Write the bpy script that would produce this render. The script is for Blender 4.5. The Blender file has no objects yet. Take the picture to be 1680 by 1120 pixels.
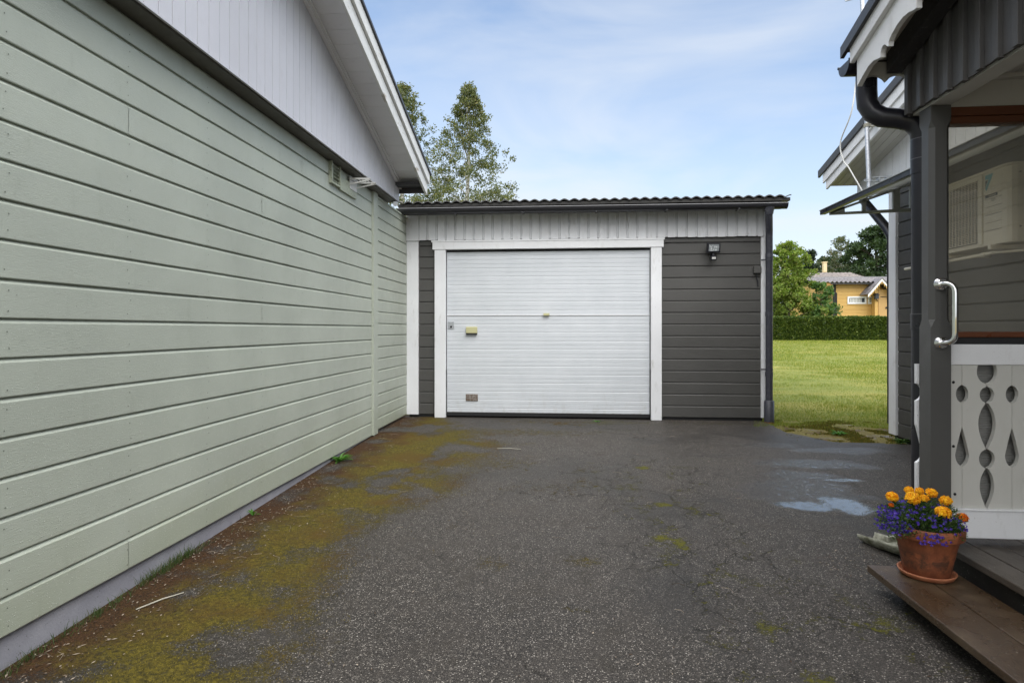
import bpy, math, random
from mathutils import Vector, Matrix, noise
C = bpy.context.scene
R = math.radians
COL = C.collection
# ------------------------------------------------------------------ camera, sky, sun, exposure
cam = bpy.data.objects.new('camera', bpy.data.cameras.new('camera')); COL.objects.link(cam)
cam.location = (0, 0, 1.09)
cam.rotation_euler = (R(90), 0, math.atan(87 / 1000))
cam.data.sensor_width = 36; cam.data.lens = 1000 / 1680 * 36
cam.data.shift_x = 0; cam.data.shift_y = -19 / 1680
cam.data.clip_start = .05; cam.data.clip_end = 2000
C.camera = cam
SUN_EL, SUN_AZ = R(50), R(148)          # azimuth clockwise from +Y (away from the camera)
w = bpy.data.worlds.new("World"); C.world = w; w.use_nodes = True
nt = w.node_tree; N = nt.nodes; L = nt.links; N.clear()
out = N.new('ShaderNodeOutputWorld'); bg = N.new('ShaderNodeBackground')
sky = N.new('ShaderNodeTexSky'); sky.sky_type = 'NISHITA'; sky.sun_disc = False
sky.sun_elevation = SUN_EL; sky.sun_rotation = SUN_AZ; sky.air_density = 1.0; sky.dust_density = 0.6; sky.ozone_density = 1.5
tc = N.new('ShaderNodeTexCoord'); sep = N.new('ShaderNodeSeparateXYZ'); L.new(tc.outputs['Generated'], sep.inputs[0])
mp = N.new('ShaderNodeMapping'); mp.inputs['Scale'].default_value = (1.3, 1.6, 4.2); mp.inputs['Rotation'].default_value = (R(8), R(24), R(10))
L.new(tc.outputs['Generated'], mp.inputs[0])
n1 = N.new('ShaderNodeTexNoise'); n1.inputs['Scale'].default_value = 1.7; n1.inputs['Detail'].default_value = 7; n1.inputs['Roughness'].default_value = .52; n1.inputs['Distortion'].default_value = .5
L.new(mp.outputs[0], n1.inputs[0])
cr = N.new('ShaderNodeMapRange'); cr.inputs[1].default_value = .40; cr.inputs[2].default_value = .78; cr.inputs[3].default_value = 0; cr.inputs[4].default_value = .58
L.new(n1.outputs[0], cr.inputs[0])
hz = N.new('ShaderNodeMapRange'); hz.inputs[1].default_value = .56; hz.inputs[2].default_value = 0.0; hz.inputs[3].default_value = 0; hz.inputs[4].default_value = 1.0
L.new(sep.outputs[2], hz.inputs[0])
# thicker cloud behind the camera
bk = N.new('ShaderNodeMapRange'); bk.inputs[1].default_value = .35; bk.inputs[2].default_value = -.35; bk.inputs[3].default_value = 0; bk.inputs[4].default_value = .75
L.new(sep.outputs[1], bk.inputs[0])
def wmath(op, a, b):
    m = N.new('ShaderNodeMath'); m.operation = op; m.use_clamp = True
    for i, v in enumerate((a, b)):
        if isinstance(v, (int, float)): m.inputs[i].default_value = v
        else: L.new(v, m.inputs[i])
    return m.outputs[0]
cl = wmath('MAXIMUM', wmath('ADD', cr.outputs[0], wmath('MULTIPLY', wmath('POWER', hz.outputs[0], 1.2), .88)), bk.outputs[0])
cl = wmath('MULTIPLY', cl, .95)
gain = N.new('ShaderNodeMix'); gain.data_type = 'RGBA'; gain.blend_type = 'MULTIPLY'; gain.inputs[0].default_value = 1
L.new(sky.outputs[0], gain.inputs[6]); gain.inputs[7].default_value = (1.12, 1.24, 1.30, 1)
mx = N.new('ShaderNodeMix'); mx.data_type = 'RGBA'
L.new(cl, mx.inputs[0]); L.new(gain.outputs[2], mx.inputs[6]); mx.inputs[7].default_value = (5.0, 5.25, 5.55, 1)
# unseen bright cloud added overhead and behind camera for fill light, blue gap ahead
up = N.new('ShaderNodeMapRange'); up.inputs[1].default_value = .52; up.inputs[2].default_value = .85; L.new(sep.outputs[2], up.inputs[0])
bk2 = N.new('ShaderNodeMapRange'); bk2.inputs[1].default_value = .05; bk2.inputs[2].default_value = -.45; L.new(sep.outputs[1], bk2.inputs[0])
mx2 = N.new('ShaderNodeMix'); mx2.data_type = 'RGBA'; bz = N.new('ShaderNodeMapRange'); bz.inputs[1].default_value = .02; bz.inputs[2].default_value = .40; L.new(sep.outputs[2], bz.inputs[0])
L.new(wmath('MULTIPLY', wmath('MAXIMUM', up.outputs[0], wmath('MULTIPLY', bk2.outputs[0], bz.outputs[0])), .95), mx2.inputs[0])
L.new(mx.outputs[2], mx2.inputs[6]); mx2.inputs[7].default_value = (16.5, 16.4, 16.3, 1)
L.new(mx2.outputs[2], bg.inputs[0]); bg.inputs[1].default_value = .11
L.new(bg.outputs[0], out.inputs[0])
sun = bpy.data.objects.new('sun', bpy.data.lights.new('sun', 'SUN')); COL.objects.link(sun)
sun.data.energy = 1.3; sun.data.angle = R(40); sun.data.color = (1, .98, .95)
sd = Vector((math.sin(SUN_AZ) * math.cos(SUN_EL), math.cos(SUN_AZ) * math.cos(SUN_EL), math.sin(SUN_EL)))
sun.rotation_euler = sd.to_track_quat('Z', 'Y').to_euler(); sun.location = sd * 30
C.view_settings.view_transform = 'Standard'; C.view_settings.look = 'None'; C.view_settings.exposure = 0.70; C.view_settings.gamma = 1

# ------------------------------------------------------------------ mesh builder
ORG = {}
class MB:
    def __init__(s): s.v = []; s.f = []; s.m = []; s.sm = []
    def add(s, vs, fs, m=0, smooth=False):
        b = len(s.v); s.v += [tuple(p) for p in vs]
        for f in fs: s.f.append([b + i for i in f]); s.m.append(m); s.sm.append(smooth)
        return s
    def box(s, x0, x1, y0, y1, z0, z1, m=0):
        return s.add([(x, y, z) for z in (z0, z1) for x, y in ((x0, y0), (x1, y0), (x1, y1), (x0, y1))],
                     [(0, 3, 2, 1), (4, 5, 6, 7), (0, 1, 5, 4), (1, 2, 6, 5), (2, 3, 7, 6), (3, 0, 4, 7)], m)
    def obox(s, c, u, v, w_, m=0):
        c, u, v, w_ = map(Vector, (c, u, v, w_))
        return s.add([c + a * u + b * v + d * w_ for d in (-1, 1) for a, b in ((-1, -1), (1, -1), (1, 1), (-1, 1))],
                     [(0, 3, 2, 1), (4, 5, 6, 7), (0, 1, 5, 4), (1, 2, 6, 5), (2, 3, 7, 6), (3, 0, 4, 7)], m)
    def prism(s, pts, axis, a0, a1, m=0):
        def P(a, p):
            return {'x': (a, p[0], p[1]), 'y': (p[0], a, p[1]), 'z': (p[0], p[1], a)}[axis]
        n = len(pts)
        ar = sum(pts[i][0] * pts[(i + 1) % n][1] - pts[(i + 1) % n][0] * pts[i][1] for i in range(n))
        if (ar < 0) != (axis == 'y'): pts = pts[::-1]
        return s.add([P(a0, p) for p in pts] + [P(a1, p) for p in pts],
                     [tuple(range(n))[::-1], tuple(range(n, 2 * n))] + [(i, (i + 1) % n, n + (i + 1) % n, n + i) for i in range(n)], m)
    def tube(s, path, r, n=12, m=0, caps=True, smooth=True):
        path = [Vector(p) for p in path]; k = len(path)
        rr = r if isinstance(r, (list, tuple)) else [r] * k
        d0 = (path[1] - path[0]).normalized()
        up = Vector((0, 0, 1)) if abs(d0.z) < .9 else Vector((1, 0, 0))
        u = d0.cross(up).normalized(); vs = []
        for i, p in enumerate(path):
            d = ((path[min(i + 1, k - 1)] - p).normalized() + (p - path[max(i - 1, 0)]).normalized())
            d = d.normalized() if d.length > 1e-6 else d0
            u = (u - d * u.dot(d)).normalized(); v = d.cross(u)
            for j in range(n):
                a = 2 * math.pi * j / n; vs.append(p + (u * math.cos(a) + v * math.sin(a)) * rr[i])
        fs = [(i * n + j, i * n + (j + 1) % n, (i + 1) * n + (j + 1) % n, (i + 1) * n + j) for i in range(k - 1) for j in range(n)]
        s.add(vs, fs, m, smooth)
        if caps:
            s.add(vs[:n], [tuple(range(n))[::-1]], m); s.add(vs[-n:], [tuple(range(n))], m)
        return s
    def lathe(s, prof, c=(0, 0, 0), n=40, m=0):
        vs = [(c[0] + r * math.cos(2 * math.pi * j / n), c[1] + r * math.sin(2 * math.pi * j / n), c[2] + z) for r, z in prof for j in range(n)]
        fs = [(i * n + j, i * n + (j + 1) % n, (i + 1) * n + (j + 1) % n, (i + 1) * n + j) for i in range(len(prof) - 1) for j in range(n)]
        return s.add(vs, fs, m, True)
    def build(s, name, mats, parent=None, bevel=0, org=None):
        if not isinstance(mats, (list, tuple)): mats = [mats]
        o0 = ORG[parent.name] if parent else Vector(org or (0, 0, 0))
        me = bpy.data.meshes.new(name)
        me.from_pydata([(x - o0.x, y - o0.y, z - o0.z) for x, y, z in s.v], [], s.f)
        for mt in mats: me.materials.append(mt)
        me.polygons.foreach_set('material_index', s.m); me.polygons.foreach_set('use_smooth', s.sm)
        me.update()
        o = bpy.data.objects.new(name, me); COL.objects.link(o)
        if parent: o.parent = parent
        else: o.location = o0
        ORG[o.name] = o0
        if bevel:
            b = o.modifiers.new('b', 'BEVEL'); b.width = bevel; b.segments = 2; b.limit_method = 'ANGLE'; b.angle_limit = R(50)
        return o
def tag(o, label, cat, group=None, kind=None):
    o['label'] = label
    if cat: o['category'] = cat
    if group: o['group'] = group
    if kind: o['kind'] = kind
    return o
def thing(name, label, cat, loc=(0, 0, 0), group=None):
    o = bpy.data.objects.new(name, None); COL.objects.link(o); o.location = loc; o.empty_display_size = .1
    ORG[o.name] = Vector(loc); return tag(o, label, cat, group)
def struct(o): o['kind'] = 'structure'; return o

# ------------------------------------------------------------------ materials
class Mat:
    """small node helper"""
    def __init__(s, name, rough=.6, color=(.5, .5, .5), metal=0, spec=.5):
        s.mat = bpy.data.materials.new(name); s.mat.use_nodes = True
        s.nt = s.mat.node_tree; s.N = s.nt.nodes; s.L = s.nt.links
        s.b = s.N['Principled BSDF']; s.b.inputs['Base Color'].default_value = (*color, 1)
        s.b.inputs['Roughness'].default_value = rough; s.b.inputs['Metallic'].default_value = metal
        s.b.inputs['Specular IOR Level'].default_value = spec
        s.P = s.N.new('ShaderNodeTexCoord').outputs['Object']
    def put(s, inp, v):
        if isinstance(v, (int, float)): inp.default_value = v
        elif isinstance(v, (tuple, list)): inp.default_value = (*v, 1) if len(v) == 3 and inp.type == 'RGBA' else v
        else: s.L.new(v, inp)
    def map(s, scale=(1, 1, 1), loc=(0, 0, 0), rot=(0, 0, 0)):
        m = s.N.new('ShaderNodeMapping'); m.inputs['Scale'].default_value = scale; m.inputs['Location'].default_value = loc; m.inputs['Rotation'].default_value = rot
        s.L.new(s.P, m.inputs[0]); return m.outputs[0]
    def noise(s, scale, detail=4, rough=.5, vec=None, dist=0):
        n = s.N.new('ShaderNodeTexNoise'); n.inputs['Scale'].default_value = scale; n.inputs['Detail'].default_value = detail
        n.inputs['Roughness'].default_value = rough; n.inputs['Distortion'].default_value = dist
        s.L.new(vec or s.P, n.inputs[0]); return n.outputs[0]
    def vor(s, scale, vec=None, feat='F1', rnd=1, o='Distance'):
        n = s.N.new('ShaderNodeTexVoronoi'); n.feature = feat; n.inputs['Scale'].default_value = scale; n.inputs['Randomness'].default_value = rnd
        s.L.new(vec or s.P, n.inputs[0]); return n.outputs[o]
    def m(s, op, a, b=0, c=0, clamp=False):
        n = s.N.new('ShaderNodeMath'); n.operation = op; n.use_clamp = clamp
        s.put(n.inputs[0], a); s.put(n.inputs[1], b); s.put(n.inputs[2], c); return n.outputs[0]
    def rng(s, v, a, b, c=0, d=1):
        n = s.N.new('ShaderNodeMapRange'); s.L.new(v, n.inputs[0])
        for i, x in enumerate((a, b, c, d)): n.inputs[i + 1].default_value = x
        return n.outputs[0]
    def mix(s, f, a, b, mode='MIX'):
        n = s.N.new('ShaderNodeMix'); n.data_type = 'RGBA'; n.blend_type = mode
        s.put(n.inputs[0], f); s.put(n.inputs[6], a); s.put(n.inputs[7], b); return n.outputs[2]
    def bump(s, h, dist=.002, strength=1, prev=None):
        n = s.N.new('ShaderNodeBump'); n.inputs['Distance'].default_value = dist; s.put(n.inputs['Strength'], strength)
        s.L.new(h, n.inputs['Height'])
        if prev: s.L.new(prev, n.inputs['Normal'])
        s.L.new(n.outputs[0], s.b.inputs['Normal']); return n.outputs[0]
    def attr(s, name):
        n = s.N.new('ShaderNodeAttribute'); n.attribute_name = name; return n.outputs['Fac']
    def xyz(s, vec=None):
        n = s.N.new('ShaderNodeSeparateXYZ'); s.L.new(vec or s.P, n.inputs[0]); return n.outputs
    def col(s, c): s.put(s.b.inputs['Base Color'], c); return s
    def ro(s, c): s.put(s.b.inputs['Roughness'], c); return s
    def island(s): return s.N.new('ShaderNodeNewGeometry').outputs['Random Per Island']

def sc(c, k): return tuple(x * k for x in c)
def painted(name, c, grain=(1, 1, 1), rough=.5, var=.12, dirt=.25, bump=.0008, dirtcol=(.16, .15, .11), gscale=60, chips=0, island=.0):
    """painted wood: grain stretched along the small axis of grain, faint mottling, dirt specks"""
    a = Mat(name, rough, c)
    g = a.noise(gscale, 5, .6, a.map(grain))
    big = a.noise(1.7, 3); mid = a.noise(9, 4, .6)
    k = a.mix(a.rng(big, .3, .7), sc(c, 1 - var), sc(c, 1 + var * .6))
    k = a.mix(a.rng(g, .35, .7, 0, .5), k, sc(c, 1 - var))
    if island:
        k = a.mix(a.m('MULTIPLY', a.island(), island), k, sc(c, .62))
    sp = a.m('MULTIPLY', a.rng(a.noise(170, 2), .66, .72), a.rng(mid, .5, .65))
    st = a.rng(a.noise(14, 5, .65, a.map((1, 1, .35))), .58, .75, 0, dirt)
    k = a.mix(a.m('MAXIMUM', a.m('MULTIPLY', sp, min(1, dirt * 2)), st), k, dirtcol)
    if chips: k = a.mix(a.m('MULTIPLY', a.rng(a.noise(38, 4, .7), .70, .73), chips), k, (.10, .085, .07))
    a.col(k); a.ro(a.rng(mid, .3, .7, rough - .08, rough + .12))
    a.bump(a.m('ADD', g, a.m('MULTIPLY', mid, .5)), bump)
    return a
M = {}
GY = (14, .9, 14)    # grain along Y
GX = (.9, 14, 14)    # grain along X
GZ = (14, 14, .9)    # grain along Z
GREEN = (.435, .47, .40); DARK = (.080, .078, .074); WHITE = (.80, .81, .83)
# pale green weatherboards: rain beads on the lower boards, algae tint near the foot, one tint per board
a = painted('green_paint', GREEN, GY, .42, .11, .16, .0016, (.15, .16, .11), 42, .7, .13)
z = a.xyz()[2]
beads = a.rng(a.vor(95), .10, .22, 1, 0)
keep = a.rng(a.vor(95, o='Color'), .50, .54, 0, 1)
low = a.rng(a.m('ADD', z, a.m('MULTIPLY', a.noise(1.2, 3), .8)), 1.9, .8)
bd = a.m('MULTIPLY', a.m('MULTIPLY', beads, keep), low)
prev = a.b.inputs['Normal'].links[0].from_socket
a.bump(bd, .0016, 1, prev)
src = a.b.inputs['Base Color'].links[0].from_socket
k = a.mix(a.m('MULTIPLY', a.rng(a.m('ADD', z, a.m('MULTIPLY', a.noise(3, 4, .6), .6)), .75, .25), .5), src, (.33, .36, .235))
k = a.mix(a.m('MULTIPLY', bd, .8), k, (.74, .78, .72))
k = a.mix(a.m('MULTIPLY', a.m('MULTIPLY', a.rng(a.noise(45, 5, .7), .55, .66), a.rng(z, .17, .05)), .8), k, (.07, .065, .04))
a.col(k); M['green'] = a.mat
M['nail'] = Mat('nail_head', .7, (.12, .135, .11)).mat
M['dark'] = painted('dark_paint', DARK, GX, .45, .16, .10, .0012, (.10, .095, .085), 45, .5, .25).mat
M['darkY'] = painted('dark_paint_side', DARK, GY, .45, .16, .10, .0012, (.10, .095, .085), 45, .5, .25).mat
M['darkZ'] = painted('dark_paint_upright', (.085, .082, .080), GZ, .48, .16, .10, .0012, (.12, .11, .10), 45, .35, .2).mat
M['post'] = painted('post_paint', (.078, .077, .074), GZ, .42, .12, .06, .0006, (.12, .11, .10), 40, .3).mat
M['whiteX'] = painted('white_paint_level', WHITE, GX, .45, .08, .22, .0007, (.28, .26, .21), 50, .5).mat
M['whiteY'] = painted('white_paint_rake', (.76, .76, .76), GY, .45, .08, .3, .0007, (.26, .24, .19), 50, .6).mat
M['whiteZ'] = painted('white_paint_upright', (.79, .80, .825), GZ, .45, .10, .30, .0008, (.25, .23, .18), 50, .7, .05).mat
M['gableL'] = painted('pale_grey_panel', (.58, .58, .62), GZ, .5, .07, .20, .0005, (.30, .29, .30), 45, 0, .06).mat
M['soffit'] = painted('soffit_paint', (.78, .78, .80), GX, .5, .05, .12, .0005, (.32, .31, .30), 45, 0, .08).mat
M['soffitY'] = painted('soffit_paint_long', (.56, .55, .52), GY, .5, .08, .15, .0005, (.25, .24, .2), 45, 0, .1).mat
a = painted('weathered_bargeboard', (.74, .74, .72), GY, .55, .10, .35, .0012, (.22, .20, .16), 50, .9)
src = a.b.inputs['Base Color'].links[0].from_socket
a.col(a.mix(a.rng(a.noise(3.2, 5, .7, a.map((3, .8, 3))), .60, .72, 0, .8), src, (.23, .17, .09))); M['rot'] = a.mat
M['cream'] = painted('railing_paint', (.55, .545, .51), GZ, .45, .05, .10, .0005, (.25, .23, .19), 40, .2).mat
# concrete
a = Mat('painted_concrete', .8, (.33, .33, .36)); g = a.noise(90, 5, .6); gg = a.noise(6, 5, .6)
k = a.mix(a.rng(gg, .3, .7), (.25, .25, .285), (.34, .34, .375)); zz = a.xyz()[2]
k = a.mix(a.m('MULTIPLY', a.rng(a.noise(30, 5, .7), .5, .64), a.rng(a.m('ADD', zz, a.m('MULTIPLY', gg, .1)), .02, -.09, 0, .9)), k, (.08, .07, .05))
k = a.mix(a.rng(a.noise(120, 2), .70, .74), k, (.06, .055, .05)); a.col(k); a.bump(g, .002); M['concrete'] = a.mat
# garage door enamel
a = Mat('door_enamel', .38, (.66, .69, .73)); zz = a.xyz()[2]; g = a.noise(3, 4, .6); f = a.noise(220, 2)
k = a.mix(a.rng(g, .3, .7), (.57, .60, .635), (.63, .655, .69))
k = a.mix(a.m('MULTIPLY', a.rng(a.noise(12, 5, .65, a.map((1, 1, .5))), .52, .70), a.rng(zz, .40, .05, 0, .35)), k, (.40, .38, .33))
k = a.mix(a.m('MULTIPLY', a.rng(f, .70, .75), a.rng(zz, 1.0, .0, .1, .7)), k, (.15, .13, .10))
k = a.mix(a.rng(a.m('ADD', zz, a.m('MULTIPLY', a.noise(25, 4), .02)), .092, .080), k, (.33, .30, .20))
a.col(k); a.bump(a.noise(160, 3), .0003); M['door'] = a.mat
M['black'] = Mat('black_rubber', .7, (.012, .012, .013)).mat
a = Mat('black_pipe', .33, (.016, .016, .022)); a.bump(a.noise(40, 3), .0003); a.ro(a.rng(a.noise(12, 4), .3, .7, .25, .42)); M['pipe'] = a.mat
a = Mat('grey_pipe', .4, (.045, .047, .062)); a.ro(a.rng(a.noise(12, 4), .3, .7, .32, .5)); a.col(a.mix(a.rng(a.noise(30, 4, .6), .5, .7), (.045, .047, .062), (.075, .075, .085))); M['dpipe'] = a.mat
a = Mat('gutter_steel', .38, (.022, .022, .026)); M['gutter'] = a.mat
M['lip'] = Mat('gutter_lip', .35, (.22, .22, .23)).mat
a = Mat('roof_sheet', .6, (.028, .027, .026)); a.col(a.mix(a.rng(a.noise(22, 5, .6), .45, .65), (.011, .0105, .010), (.028, .026, .022))); a.bump(a.noise(150, 3), .001); M['roof'] = a.mat
a = Mat('roof_edge_metal', .4, (.035, .034, .036)); a.col(a.mix(a.rng(a.noise(60, 4), .6, .7), (.035, .034, .036), (.09, .088, .085))); M['edge'] = a.mat
a = Mat('galvanised', .42, (.45, .47, .5), .75); a.col(a.mix(a.rng(a.vor(60), .1, .6), (.38, .40, .43), (.52, .54, .57))); M['galv'] = a.mat
M['chrome'] = Mat('chrome', .06, (.82, .82, .82), 1).mat
M['wire'] = Mat('white_cable', .5, (.62, .62, .60)).mat
a = painted('translucent_sheet', (.46, .47, .45), GY, .4, .10, .2, .0004, (.15, .15, .12), 30)
t_ = a.N.new('ShaderNodeBsdfTranslucent'); t_.inputs[0].default_value = (.62, .63, .60, 1); ms = a.N.new('ShaderNodeMixShader'); ms.inputs[0].default_value = .5
a.L.new(a.b.outputs[0], ms.inputs[1]); a.L.new(t_.outputs[0], ms.inputs[2]); a.L.new(ms.outputs[0], a.N['Material Output'].inputs[0]); M['sheet'] = a.mat
M['canopy'] = painted('canopy_sheet', (.36, .37, .35), GY, .45, .10, .2, .0004, (.15, .15, .12), 30).mat
M['canopy_arm'] = painted('canopy_arm_plastic', (.40, .41, .37), GX, .45, .08, .2, .0003, (.2, .2, .15), 30).mat
M['varnish'] = painted('varnished_wood', (.13, .042, .016), GX, .35, .3, .1, .0004, (.04, .02, .01), 60).mat
a = Mat('clear_glass'); a.N.remove(a.b)
tr = a.N.new('ShaderNodeBsdfTransparent'); tr.inputs[0].default_value = (.95, .92, .85, 1)
gl = a.N.new('ShaderNodeBsdfGlossy'); gl.inputs['Roughness'].default_value = .01
fr = a.N.new('ShaderNodeFresnel'); fr.inputs[0].default_value = 1.55
df = a.N.new('ShaderNodeBsdfDiffuse'); df.inputs[0].default_value = (.62, .60, .53, 1); tl = a.N.new('ShaderNodeBsdfTranslucent'); tl.inputs[0].default_value = (.62, .60, .53, 1)
m1 = a.N.new('ShaderNodeMixShader'); m1.inputs[0].default_value = .5; a.L.new(df.outputs[0], m1.inputs[1]); a.L.new(tl.outputs[0], m1.inputs[2])
m2 = a.N.new('ShaderNodeMixShader'); a.L.new(a.rng(a.noise(3, 5, .6, a.map((1, 1, .5))), .3, .7, .07, .15), m2.inputs[0]); a.L.new(tr.outputs[0], m2.inputs[1]); a.L.new(m1.outputs[0], m2.inputs[2])
ms = a.N.new('ShaderNodeMixShader'); a.L.new(a.m('MULTIPLY', fr.outputs[0], 2.4, clamp=True), ms.inputs[0]); a.L.new(m2.outputs[0], ms.inputs[1]); a.L.new(gl.outputs[0], ms.inputs[2])
a.L.new(ms.outputs[0], a.N['Material Output'].inputs[0]); M['glass'] = a.mat
def planks(name, c1, c2, grain, rough=.5, worn=(.2, .18, .16), wornk=.5, bump=.0015):
    a = Mat(name, rough); g = a.noise(40, 6, .65, a.map(grain), .4); b = a.noise(5, 4, .6)
    k = a.mix(a.rng(g, .3, .7), c1, c2); k = a.mix(a.rng(b, .50, .68, 0, wornk), k, worn)
    k = a.mix(a.rng(a.noise(120, 2), .70, .74, 0, .8), k, (.35, .32, .28))
    k = a.mix(a.m('MULTIPLY', a.island(), .35), k, sc(c1, .7))
    a.col(k); a.ro(a.rng(b, .3, .7, rough - .17, rough + .15)); a.bump(g, bump); return a.mat
M['step'] = planks('brown_step_stain', (.036, .021, .011), (.082, .050, .026), GY, .30, (.13, .092, .055), .7)
M['deck'] = planks('weathered_deck', (.030, .024, .019), (.12, .100, .080), GY, .45, (.15, .135, .12), .6, .0025)
M['underdeck'] = planks('old_timber', (.012, .010, .008), (.03, .025, .02), GY, .6, (.03, .03, .025), .4, .002)
# terracotta
a = Mat('terracotta', .62, (.35, .11, .045)); b1 = a.noise(14, 6, .68, a.map((1, 1, .6))); zz = a.xyz()[2]
k = a.mix(a.rng(b1, .38, .62), (.17, .050, .022), (.31, .098, .040))
k = a.mix(a.m('MULTIPLY', a.rng(a.noise(20, 6, .7, None, .5), .44, .60), a.rng(a.m('ABSOLUTE', a.m('SUBTRACT', zz, .075)), .06, .025, 0, .9)), k, (.065, .030, .018))
k = a.mix(a.rng(a.noise(9, 5, .7), .60, .78, 0, .45), k, (.42, .25, .17))
a.col(k); a.bump(a.noise(120, 4), .0006); M['pot'] = a.mat
a = Mat('saucer_clay', .6, (.42, .15, .07)); a.col(a.mix(a.rng(a.noise(20, 5), .35, .65), (.33, .11, .05), (.46, .18, .09))); M['saucer'] = a.mat
M['soil'] = Mat('soil', .95, (.02, .014, .01)).mat
def leafmat(name, c1, c2, c3=None, trans=.3, rough=.5):
    a = Mat(name, rough, c1, spec=.35); r = a.island()
    k = a.mix(r, c1, c2)
    if c3: k = a.mix(a.rng(a.m('FRACT', a.m('MULTIPLY', r, 17.3)), .80, .95), k, c3)
    a.col(k)
    t = a.N.new('ShaderNodeBsdfTranslucent'); a.L.new(a.mix(1, k, (1.5, 1.6, .9), 'MULTIPLY'), t.inputs[0])
    ms = a.N.new('ShaderNodeMixShader'); ms.inputs[0].default_value = trans
    a.L.new(a.b.outputs[0], ms.inputs[1]); a.L.new(t.outputs[0], ms.inputs[2]); a.L.new(ms.outputs[0], a.N['Material Output'].inputs[0])
    return a.mat
M['birch'] = leafmat('birch_leaf', (.050, .072, .026), (.15, .17, .065), (.25, .23, .09))
M['birch_dark'] = leafmat('birch_leaf_far', (.06, .09, .045), (.13, .15, .08), (.2, .17, .09))
M['lime'] = leafmat('apple_leaf', (.09, .15, .020), (.20, .27, .04), (.27, .27, .10), .35)
M['mid'] = leafmat('shrub_leaf', (.040, .10, .022), (.10, .19, .045), (.2, .26, .07))
M['deep'] = leafmat('dark_leaf', (.016, .036, .012), (.038, .075, .022), (.06, .10, .03), .2)
M['needle'] = leafmat('needle_leaf', (.018, .034, .018), (.035, .055, .028), None, .1)
M['hedge'] = leafmat('hedge_leaf', (.022, .050, .008), (.085, .13, .018), (.20, .25, .05), .2, .4)
M['core'] = Mat('twigs_inside', .9, (.012, .015, .008)).mat
M['weed'] = leafmat('weed_leaf', (.05, .16, .02), (.11, .26, .04), None, .35)
M['blade'] = leafmat('grass_blade', (.095, .150, .016), (.24, .28, .036), (.36, .31, .09), .35)
M['blade2'] = leafmat('wall_grass_blade', (.035, .07, .02), (.09, .13, .04), (.16, .14, .07), .3)
a = Mat('bark', .9, (.08, .065, .05)); a.bump(a.noise(30, 5), .01); M['bark'] = a.mat
a = Mat('birch_bark', .8, (.5, .5, .46)); a.col(a.mix(a.rng(a.noise(4, 5, .7, a.map((1, 1, 4))), .5, .6), (.45, .44, .41), (.04, .035, .03))); M['bbark'] = a.mat

# ------------------------------------------------------------------ ground
def hgt(x, y):
    if y < 6.2: return -.028 * (6.2 - max(y, -6)) * (1 - .72 * max(0, min(1, (x + 1.2) / 2.2)))
    if y < 8: return 0
    if y < 30: return .60 * (y - 8) / 22
    return .60 + (.3 * min(1, (y - 30) / 40))
def sm(e0, e1, v):
    t = max(0, min(1, (v - e0) / (e1 - e0))); return t * t * (3 - 2 * t)
def fbm(x, y, s, o=4, seed=0): return noise.fractal(Vector((x * s, y * s, seed)), .9, 2.1, o)
def interp(tab, v):
    if v <= tab[0][0]: return tab[0][1]
    for (a0, b0), (a1, b1) in zip(tab, tab[1:]):
        if v <= a1: return b0 + (b1 - b0) * (v - a0) / (a1 - a0)
    return tab[-1][1]
MOSSW = [(-4, .9), (1.4, 1.1), (1.9, 1.15), (2.4, 1.08), (3.2, .92), (3.8, 1.05), (4.3, 1.40), (5.0, 1.40), (5.8, 1.7), (6.3, 1.4), (6.8, .9), (7.4, .6)]
SPOTS = [(.62, 3.92, .10, .05, .9), (.52, 3.32, .06, .05, .9), (.60, 3.22, .04, .07, .8), (.50, 2.98, .05, .05, .6), (.08, 3.0, .12, .07, .75), (-.35, 2.95, .15, .12, .55),
         (.05, 2.5, .07, .04, .8), (.62, 4.9, .06, .05, .8), (-.35, 6.4, .9, .3, .62), (-.6, 5.0, .45, .3, .6), (-.2, 4.3, .3, .2, .5), (.2, 7.15, 1.3, .22, .6), (1.7, 7.2, .6, .14, .5), (1.1, 3.0, .1, .06, .4), (-.6, 3.5, .2, .1, .4), (.75, 2.35, .04, .12, .6), (.80, 2.0, .05, .1, .6), (1.25, 2.45, .25, .15, .4), (1.15, 5.2, .2, .12, .4)]
def moss(x, y):
    d = x + 1.97
    wd = interp(MOSSW, y) * (1 + .22 * fbm(x, y, 1.3, 4, 3))
    m = 1 - sm(wd * .45, wd * 1.30, d)
    m *= max(0, min(1, .98 + 1.1 * fbm(x, y, 2.4, 5, 9)))
    # bare asphalt islands seen in the band
    for cx, cy, rx, ry in ((-1.35, 4.4, .22, .3), (-1.25, 2.15, .2, .12), (-1.5, 6.6, .3, .25), (-.95, 5.5, .25, .15)):
        q = math.hypot((x - cx) / rx, (y - cy) / ry) + 1.1 * fbm(x, y, 5, 5, 5); m *= .25 + .75 * sm(.2, 1.3, q)
    for cx, cy, rx, ry, k in SPOTS:
        q = math.hypot((x - cx) / rx, (y - cy) / ry) + .55 * fbm(x, y, 9, 4, 2)
        m = max(m, k * .85 * (1 - sm(.1, 1.5, q + .5 * fbm(x, y, 22, 3, 12))))
    return max(0, min(1, m))
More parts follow.
